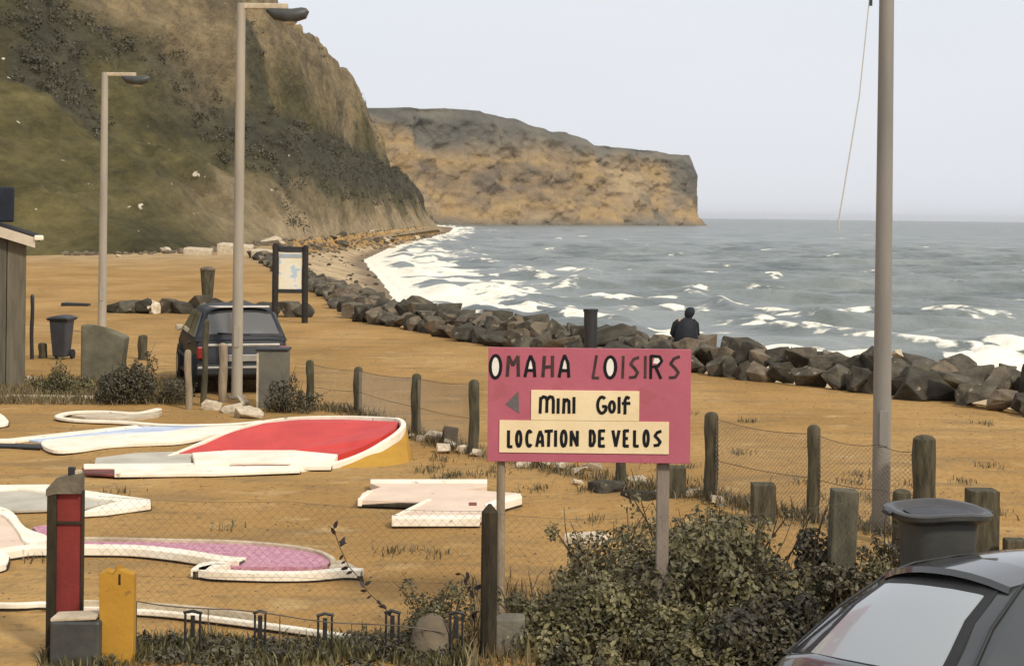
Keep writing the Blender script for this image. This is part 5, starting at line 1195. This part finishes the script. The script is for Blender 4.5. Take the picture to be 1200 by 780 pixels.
# ------------------------------------------------------------------ person sitting on the boulders
def skin_obj(name, verts, edges, radii, m, parent, sub=2):
    me = bpy.data.meshes.new(name); me.from_pydata(verts, edges, []); me.materials.append(m)
    o = bpy.data.objects.new(name, me); COL.objects.link(o); o.parent = parent
    md = o.modifiers.new('skin', 'SKIN'); md.use_smooth_shade = True
    for v, r in zip(me.skin_vertices[0].data, radii): v.radius = (r, r)
    me.skin_vertices[0].data[0].use_root = True
    s_ = o.modifiers.new('sub', 'SUBSURF'); s_.levels = sub; s_.render_levels = sub
    return o
def person():
    d = 34.2; s_ = scale_at(d); q = Q(804, 405, d); zs = q.z                 # seat level
    o = empty('person', (q.x, d, zs), 'person in a dark hooded coat sitting on the boulders, back turned, head tilted right', 'person', rz=R(8))
    o.scale = (.9, .9, .96)
    # local: +y towards the sea (the way the person faces)
    V_ = [(0, 0, .10), (0, .02, .30), (.02, .03, .50), (.05, .05, .58), (.075, .07, .66), (.085, .08, .74)]
    E_ = [(0, 1), (1, 2), (2, 3), (3, 4), (4, 5)]; Rr = [.155, .15, .155, .06, .085, .07]
    def limb(root, pts, rad):
        k = root
        for p_, r_ in zip(pts, rad): V_.append(p_); Rr.append(r_); E_.append((k, len(V_)-1)); k = len(V_)-1
        return k
    for sx in (-1, 1):
        limb(0, [(sx*.11, .10, .09), (sx*.15, .48, .16), (sx*.15, .58, -.12), (sx*.15, .60, -.27), (sx*.15, .72, -.31)], [.09, .065, .05, .035, .03])
        w = limb(2, [(sx*.19, .05, .48), (sx*.24, .14, .24), (sx*.12, .34, .20)], [.06, .048, .033])
        hnd = limb(w, [(sx*.08, .40, .19)], [.032])
        for j in range(4): limb(hnd, [(sx*(.055+.012*j), .455-.006*j, .185-.012*j), (sx*(.045+.012*j), .475-.006*j, .165-.012*j)], [.009, .008])
        limb(hnd, [(sx*.045, .42, .215), (sx*.03, .445, .215)], [.010, .009])
    skin_obj('body', V_, E_, Rr, M_skin, o)
    # coat: lofted shell from hem to collar, wide at the seat, with sleeves
    b = MB(); rows = []
    for z, rx, ry, ox in ((-.03, .22, .19, 0), (.06, .265, .22, 0), (.18, .275, .23, 0), (.30, .255, .215, 0), (.41, .235, .19, .005), (.49, .205, .165, .012), (.545, .15, .125, .022), (.585, .09, .085, .04)):
        rows.append([b.bm.verts.new((ox+rx*math.cos(a)*(1+.03*math.sin(5*a+z*9)), .03+ry*math.sin(a)*(1+.03*math.cos(4*a+z*7)), z)) for a in [i*2*math.pi/20 for i in range(20)]])
    for A_, B_ in zip(rows[:-1], rows[1:]):
        for k in range(20): b.bm.faces.new((A_[k], A_[(k+1) % 20], B_[(k+1) % 20], B_[k]))
    b.bm.faces.new(list(reversed(rows[0]))); b.bm.faces.new(rows[-1])
    for sx in (-1, 1): b.tube([(sx*.15, .03, .50), (sx*.225, .06, .44), (sx*.27, .13, .25), (sx*.20, .25, .20), (sx*.13, .345, .20)], [.075, .082, .075, .062, .05], 12)
    b.build('coat', M_coat, o, smooth=True)
    b = MB(); rows = []
    for z, rx, ry, ox in ((.56, .07, .07, .05), (.60, .085, .085, .06), (.655, .112, .118, .075), (.72, .113, .12, .088), (.775, .09, .095, .095), (.80, .045, .05, .098)):
        rows.append([b.bm.verts.new((ox+rx*math.cos(a), .055+ry*math.sin(a)-.02, z)) for a in [i*2*math.pi/16 for i in range(16)]])
    for A_, B_ in zip(rows[:-1], rows[1:]):
        for k in range(16):
            b.bm.faces.new((A_[k], A_[(k+1) % 16], B_[(k+1) % 16], B_[k]))
    b.bm.faces.new(rows[-1]); b.build('hood', M_coat, o, smooth=True)
    tv = [(0, .02, .09)]; te = []; tr = [.17]
    for sx in (-1, 1):
        k = 0
        for p_, r_ in (((sx*.11, .12, .09), .115), ((sx*.15, .48, .16), .085), ((sx*.15, .585, -.12), .07), ((sx*.15, .60, -.24), .06)): tv.append(p_); tr.append(r_); te.append((k, len(tv)-1)); k = len(tv)-1
    skin_obj('trousers', tv, te, tr, M_trouser, o)
    for sx in (-1, 1):
        b = MB(); b.tube([(sx*.15, .57, -.28), (sx*.15, .64, -.30), (sx*.15, .74, -.315), (sx*.15, .79, -.32)], [.05, .052, .045, .025], 10); b.build('shoe', M_trim, o, smooth=True)
    rock('boulder', (q.x, d+.15, zs-.40), .95, 'boulder the hooded person sits on', group='boulders of the sea defence')
person()

# ------------------------------------------------------------------ pale slanting line out over the sea
def kite_line():
    d = 900.0; t = Q(1022, -30, d); bt = Q(983, 258, d); w = P(982, 267, SEA) if False else Vector((bt.x-.1, d, SEA-.5))
    o = empty('slanting_kite_line', (w.x, d, SEA-.5), 'long thin pale mast slanting up from the sea left of the nearest lamp pole', 'kiteline')  # a kite line, made oversized and set far out to meet the horizon
    mm = mat('pale_line', (.60, .55, .46), (.50, .46, .38), 1, .8, 0)
    b = MB(); b.tube([(0, 0, 0), (bt.x-w.x, 0, bt.z-w.z), ((bt.x+t.x)/2-w.x+2.0, 0, (bt.z+t.z)/2-w.z), (t.x-w.x, 0, t.z-w.z)], [.42, .42, .36, .32], 6); b.build('pole', mm, o, smooth=True)
    k = Q(1020.5, 3, d); b = MB(); b.box((k.x-w.x, -.3, k.z-w.z), (1.5, .8, 3.8)); b.build('dark_kite_end', M_trim, o, bevel=.1)
kite_line()

# ------------------------------------------------------------------ low hoops in the foreground weeds
for i, (x, w, tp, lab) in enumerate([(226, 18, 716, 'black wire hoop just right of the yellow post'), (305, 12, 716, 'black wire hoop second right of the yellow post'), (381, 16, 719, 'black wire hoop in the middle of the foreground weeds'), (460, 15, 716, 'black wire hoop below the climbing twig'), (535, 14, 717, 'black wire hoop between the round boulder and dark pointed post')]):
    d = 11.55; a = Q(x, tp, d); o = empty('wire_hoop', (a.x, d, 0), lab, 'hoop', 'low black hoops in the weeds', rz=R(10*(i % 3)-8)); ww = w/scale_at(d)/2; h = a.z
    for sx in (-1, 1):
        b = MB(); b.tube([(sx*ww, 0, -.05), (sx*ww, 0, h-.02)], .0085, 6); b.build('leg', M_trim, o)
    b = MB(); b.tube([(-ww-.012, 0, h-.01), (0, 0, h+.004), (ww+.012, 0, h-.01)], .011, 6); b.build('crossbar', M_trim, o)
    b = MB(); b.box((0, 0, h-.10), (.03, .012, .15), bevel=.004); b.build('clip', M_trim, o)
b = MB(); d = 11.5; pp = []
for i in range(14):
    x = 160+i*28; a = Q(x, 704+.10*(x-160)+2*math.sin(i), d); pp.append((a.x, d, a.z))
o0 = Vector((pp[0][0], d, 0)); b.tube([(p_[0]-o0.x, 0, p_[2]) for p_ in pp], .0045, 5)
for k in range(0, 14, 3): b.tube([(pp[k][0]-o0.x, 0, -.05), (pp[k][0]-o0.x, 0, pp[k][2])], .004, 5)
o = b.build('low_wire', M_wire); o.location = o0; tag(o, 'thin sagging wire strung low across the foreground weeds', 'wire')

# climbing twig
def twig(px_pts, d, label, nl=9, m=M_wineleaf):
    pts = [Q(x, y, d) for x, y in px_pts]; base = Vector((pts[-1].x, d, 0)); o = empty('climbing_twig', base, label, 'plant')
    b = MB(); b.tube([loc(base, p_) for p_ in pts]+[(0, .02, -.03)], [.003]*len(pts)+[.006], 5); b.build('stem', M_stem, o)
    for i in range(nl):
        t = i/(nl-1)*(len(pts)-1.01); k = int(t); p_ = pts[k].lerp(pts[k+1], t-k)-base; s_ = random.uniform(.022, .045)
        a = random.uniform(0, 6.28); u = Vector((math.cos(a), random.uniform(-.4, .4), math.sin(a)))*s_; v = Vector((-u.z, .3*s_, u.x))*.38
        b = MB(); q = [p_+u*.1, p_+u*.6+v, p_+u*1.3+v*.8, p_+u*1.8, p_+u*1.3-v*.8, p_+u*.6-v]; b.bm.faces.new([b.bm.verts.new(c) for c in q]); b.build('leaf', m, o)
twig([(391, 620), (398, 640), (408, 662), (420, 676), (432, 694), (447, 708), (458, 720)], 11.58, 'thin climbing twig with dark wine coloured leaves hanging on the foreground mesh', 18)
twig([(541, 672), (549, 680), (554, 690), (556, 715)], 11.7, 'small twig with dark red buds left of the dark pointed post', 7)

# ------------------------------------------------------------------ shrubs and weeds
shrub(665, 11.9, .36, .46, 'low olive shrub directly right of the left sign leg', 2600, .050, blobs=8)
shrub(715, 12.0, .50, .50, 'olive shrub in the middle of the sign, lower left of its thick leg', 3600, .058, blobs=11)
shrub(728, 13.4, .42, .60, 'olive shrub behind the left half of the bush bed, highest just under the broken slab', 2200, .05, blobs=8)
shrub(845, 12.8, .66, .80, 'broad leaved olive shrub at the foot of the thick sign leg', 5200, .070, blobs=14)
shrub(900, 11.2, .52, .55, 'dark leafy shrub at the bottom right of the bush bed, next to the near car', 4200, .065, M_leafdark, blobs=11, z0=0)
shrub(930, 12.8, .45, .80, 'dark shrub behind, between the sign and leaning mossy post', 3400, .060, M_leafdark, blobs=10)
shrub(838, 13.6, .70, .74, 'row shrub behind the bush bed at the foot of the mossy post', 3600, .055, blobs=12)
shrub(850, 11.6, .45, .42, 'low dense olive shrub filling the gap in front of the thick sign leg, right side', 3600, .060, blobs=12)
shrub(790, 11.7, .34, .34, 'small rounded olive shrub at the very foot of the thick sign leg', 2600, .058, blobs=9)
shrub(770, 10.9, .75, .33, 'low olive ground shrub at the very bottom below the thick sign leg', 3800, .062, blobs=11)
shrub(1035, 12.9, .30, .46, 'small scrubby plant around the foot of the nearest lamp', 1500, .045, blobs=7)
shrub(965, 11.2, .25, .52, 'narrow dark shrub touching the left side of the near car', 1500, .055, M_leafdark, blobs=6)
shrub(530, 12.0, .26, .44, 'thin feathery shrub between round boulder and dark pointed post', 1500, .036, blobs=7)
shrub(1058, 13.9, .22, .62, 'small dark shrub at the foot of the thick mossy post', 900, .045, M_leafdark, blobs=5)
shrub(172, P(172, 472).y, .72, .66, 'rounded dark green shrub left of the hatchback', 5200, .055, M_leafdark, blobs=12)
shrub(80, P(80, 462).y, .62, .36, 'low olive scrub at the foot of the hut', 2400, .05, blobs=9)
shrub(340, P(340, 482).y, .34, .42, 'small dark shrub at the right rear corner of the hatchback', 1500, .05, M_leafdark, blobs=7)
def weeds(name, label, n, fx, m, hmin, hmax, base):
    """grass and weed blades nobody could count"""
    p = np.array([fx() for _ in range(n)]); hh = rng.uniform(hmin, hmax, n); a = rng.uniform(0, 6.28, n); w = .004+.006*rng.random(n)
    gzv = ground_z(p[:, 0], p[:, 1]); le = rng.normal(size=(n, 2))*.35*hh[:, None]
    dx, dy = np.cos(a)*w, np.sin(a)*w
    v0 = np.stack([p[:, 0]-dx, p[:, 1]-dy, gzv-.01], 1); v1 = np.stack([p[:, 0]+dx, p[:, 1]+dy, gzv-.01], 1)
    v2 = np.stack([p[:, 0]+le[:, 0]*.4+dx*.7, p[:, 1]+le[:, 1]*.4+dy*.7, gzv+hh*.6], 1); v3 = np.stack([p[:, 0]+le[:, 0]*.4-dx*.7, p[:, 1]+le[:, 1]*.4-dy*.7, gzv+hh*.6], 1); v4 = np.stack([p[:, 0]+le[:, 0], p[:, 1]+le[:, 1], gzv+hh], 1)
    V_ = np.stack([v0, v1, v2, v3, v4], 1).reshape(-1, 3); k = np.arange(n)*5
    F_ = np.concatenate([np.stack([k, k+1, k+2], 1), np.stack([k, k+2, k+3], 1), np.stack([k+3, k+2, k+4], 1)])
    me = mesh_np(name, V_, F_, m, smooth=False); fattr(me, 'tint', np.repeat(rng.random(n), 5)); o = link(name, me); tag(o, label, 'weeds', kind='stuff'); return o
def f_front():
    x = random.uniform(-3.1, -.25); return (x, random.gauss(11.6, .18)+.12*math.sin(x*5))
weeds('foreground_weeds', 'tangled olive weeds along the bottom left below the white rail', 7000, f_front, M_leaf, .02, .11, 0)
C_ = [(random.uniform(-2.9, -.45), random.gauss(11.55, .16), random.uniform(.0, .04)) for _ in range(46)]
o = empty('ground_cover', (0, 0, 0), 'dark leafy ground cover between the hoops at the bottom left', 'ground cover'); o['kind'] = 'stuff'
q = leaves('foliage', C_, [(.15, .12, random.uniform(.05, .10)) for _ in C_], 7000, .034, M_leafdark, o); q['kind'] = 'stuff'
def f_back():
    t = random.random(); i = random.randrange(len(BACK)-1); a, b_ = BACK[i][0], BACK[i+1][0]; return (a.x+(b_.x-a.x)*t+random.gauss(0, .12), a.y+(b_.y-a.y)*t+random.gauss(0, .15))
weeds('fence_weeds', 'dry grass tufts along the foot of the back wire fence', 3600, f_back, M_dry, .04, .16, 0)
TUFT = [P(random.uniform(640, 1220), random.uniform(545, 640)) for _ in range(26)]+[P(random.uniform(0, 1220), random.uniform(470, 700)) for _ in range(16)]+[P(random.uniform(480, 780), random.uniform(535, 580)) for _ in range(16)]
def f_tuft():
    t = TUFT[random.randrange(len(TUFT))]; return (t.x+random.gauss(0, .09), t.y+random.gauss(0, .12))
weeds('sand_tufts', 'small dry grass tufts dotted over the sand near the fences', 2600, f_tuft, M_dry, .02, .09, 0)
def f_hut():
    q = P(random.uniform(-10, 225), random.uniform(448, 474)); return (q.x, q.y)
weeds('hut_weeds', 'olive weeds between the hut and the small shrub', 6000, f_hut, M_dry, .05, .18, 0)
def f_bush():
    return (random.uniform(-.3, 2.7), random.gauss(12.3, .7))
weeds('bush_weeds', 'long olive grass among the shrubs under the sign', 3500, f_bush, M_dry, .05, .20, 0)
# loose pebbles and grit on the sand, stuff
def pebbles(name, label, n, fx, smin, smax, m):
    ico = bmesh.new(); bmesh.ops.create_icosphere(ico, subdivisions=1, radius=1); bv = np.array([v.co[:] for v in ico.verts]); bf = np.array([[v.index for v in f.verts] for f in ico.faces]); ico.free()
    p = np.array([fx() for _ in range(n)]); s_ = rng.uniform(smin, smax, n)*rng.uniform(.6, 1.3, n); z = ground_z(p[:, 0], p[:, 1])
    jit = 1+.25*(rng.random((n, len(bv)))-.5)
    V_ = bv[None]*jit[..., None]*s_[:, None, None]*np.array([1, .85, .6])+np.stack([p[:, 0], p[:, 1], z+s_*.2], 1)[:, None]
    F_ = (bf[None]+(np.arange(n)*len(bv))[:, None, None]).reshape(-1, 3)
    o = link(name, mesh_np(name, V_.reshape(-1, 3), F_, m, smooth=False)); tag(o, label, 'pebbles', kind='stuff')
def f_lot():
    q = P(random.uniform(-40, 1240), 780-480*random.random()**.45*.80); return (q.x, q.y)
pebbles('grit', 'small stones and grit scattered over the sand', 2200, f_lot, .004, .013, M_rock3)
def f_beach():
    y = math.exp(random.uniform(math.log(52), math.log(330))); 
    xl = np.interp(y, [p_[1] for p_ in LAND[9:16]], [p_[0] for p_ in LAND[9:16]]); xs = np.interp(y, [p_[1] for p_ in SHORE[4:11]], [p_[0] for p_ in SHORE[4:11]]); return (xl+(xs-xl)*random.random()**1.5, y)
pebbles('beach_cobbles', 'dark and grey cobbles strewn over the beach', 420, f_beach, .05, .22, M_rock2)
def f_toe():
    y = math.exp(random.uniform(math.log(115), math.log(520))); return (np.interp(y, [113, 125, 176, 300, 500], [-32, -25, -23.5, -22.8, -21])+random.gauss(.3, 1.0), y)
pebbles('cliff_debris', 'fallen pale and brown rock debris along the foot of the cliff', 700, f_toe, .08, .40, M_rock3)
# scrub tufts on the cliff and along the headland skyline
def tufts(name, label, pts, rad, n, size, m):
    me_o = leaves(name, pts, rad, n, size, m, None, shell=.3); tag(me_o, label, 'scrub', kind='stuff')
cand = np.argwhere((scz > .35) & (CO > .5) & (tt < 1.5) & (CY > 100) & (CY < 500)); pk = cand[rng.choice(len(cand), 900)]
pts = [(CLX[i, j], CLY[i, j], CLZ[i, j]+.1) for i, j in pk]; tufts('cliff_scrub', 'dark scrub bushes in patches over the green hillside and cliff edge', pts, [(random.uniform(.5, 1.6),)*2+(random.uniform(.3, .8),) for _ in pts], 42000, .26, M_leafdark)

# ------------------------------------------------------------------ sea air
b = MB(); b.box((0, 14500, 34), (46000, 31500, 90)); hz = b.build('haze', None)
m = bpy.data.materials.new('sea_haze'); m.use_nodes = True; n = m.node_tree.nodes; l = m.node_tree.links; n.remove(n['Principled BSDF'])
pv = n.new('ShaderNodeVolumePrincipled'); pv.inputs['Color'].default_value = (.97, .98, 1.0, 1); pv.inputs['Density'].default_value = .00004; pv.inputs['Anisotropy'].default_value = .2
l.new(pv.outputs[0], [k for k in n if k.type == 'OUTPUT_MATERIAL'][0].inputs['Volume']); hz.data.materials.clear(); hz.data.materials.append(m); tag(hz, kind='stuff')
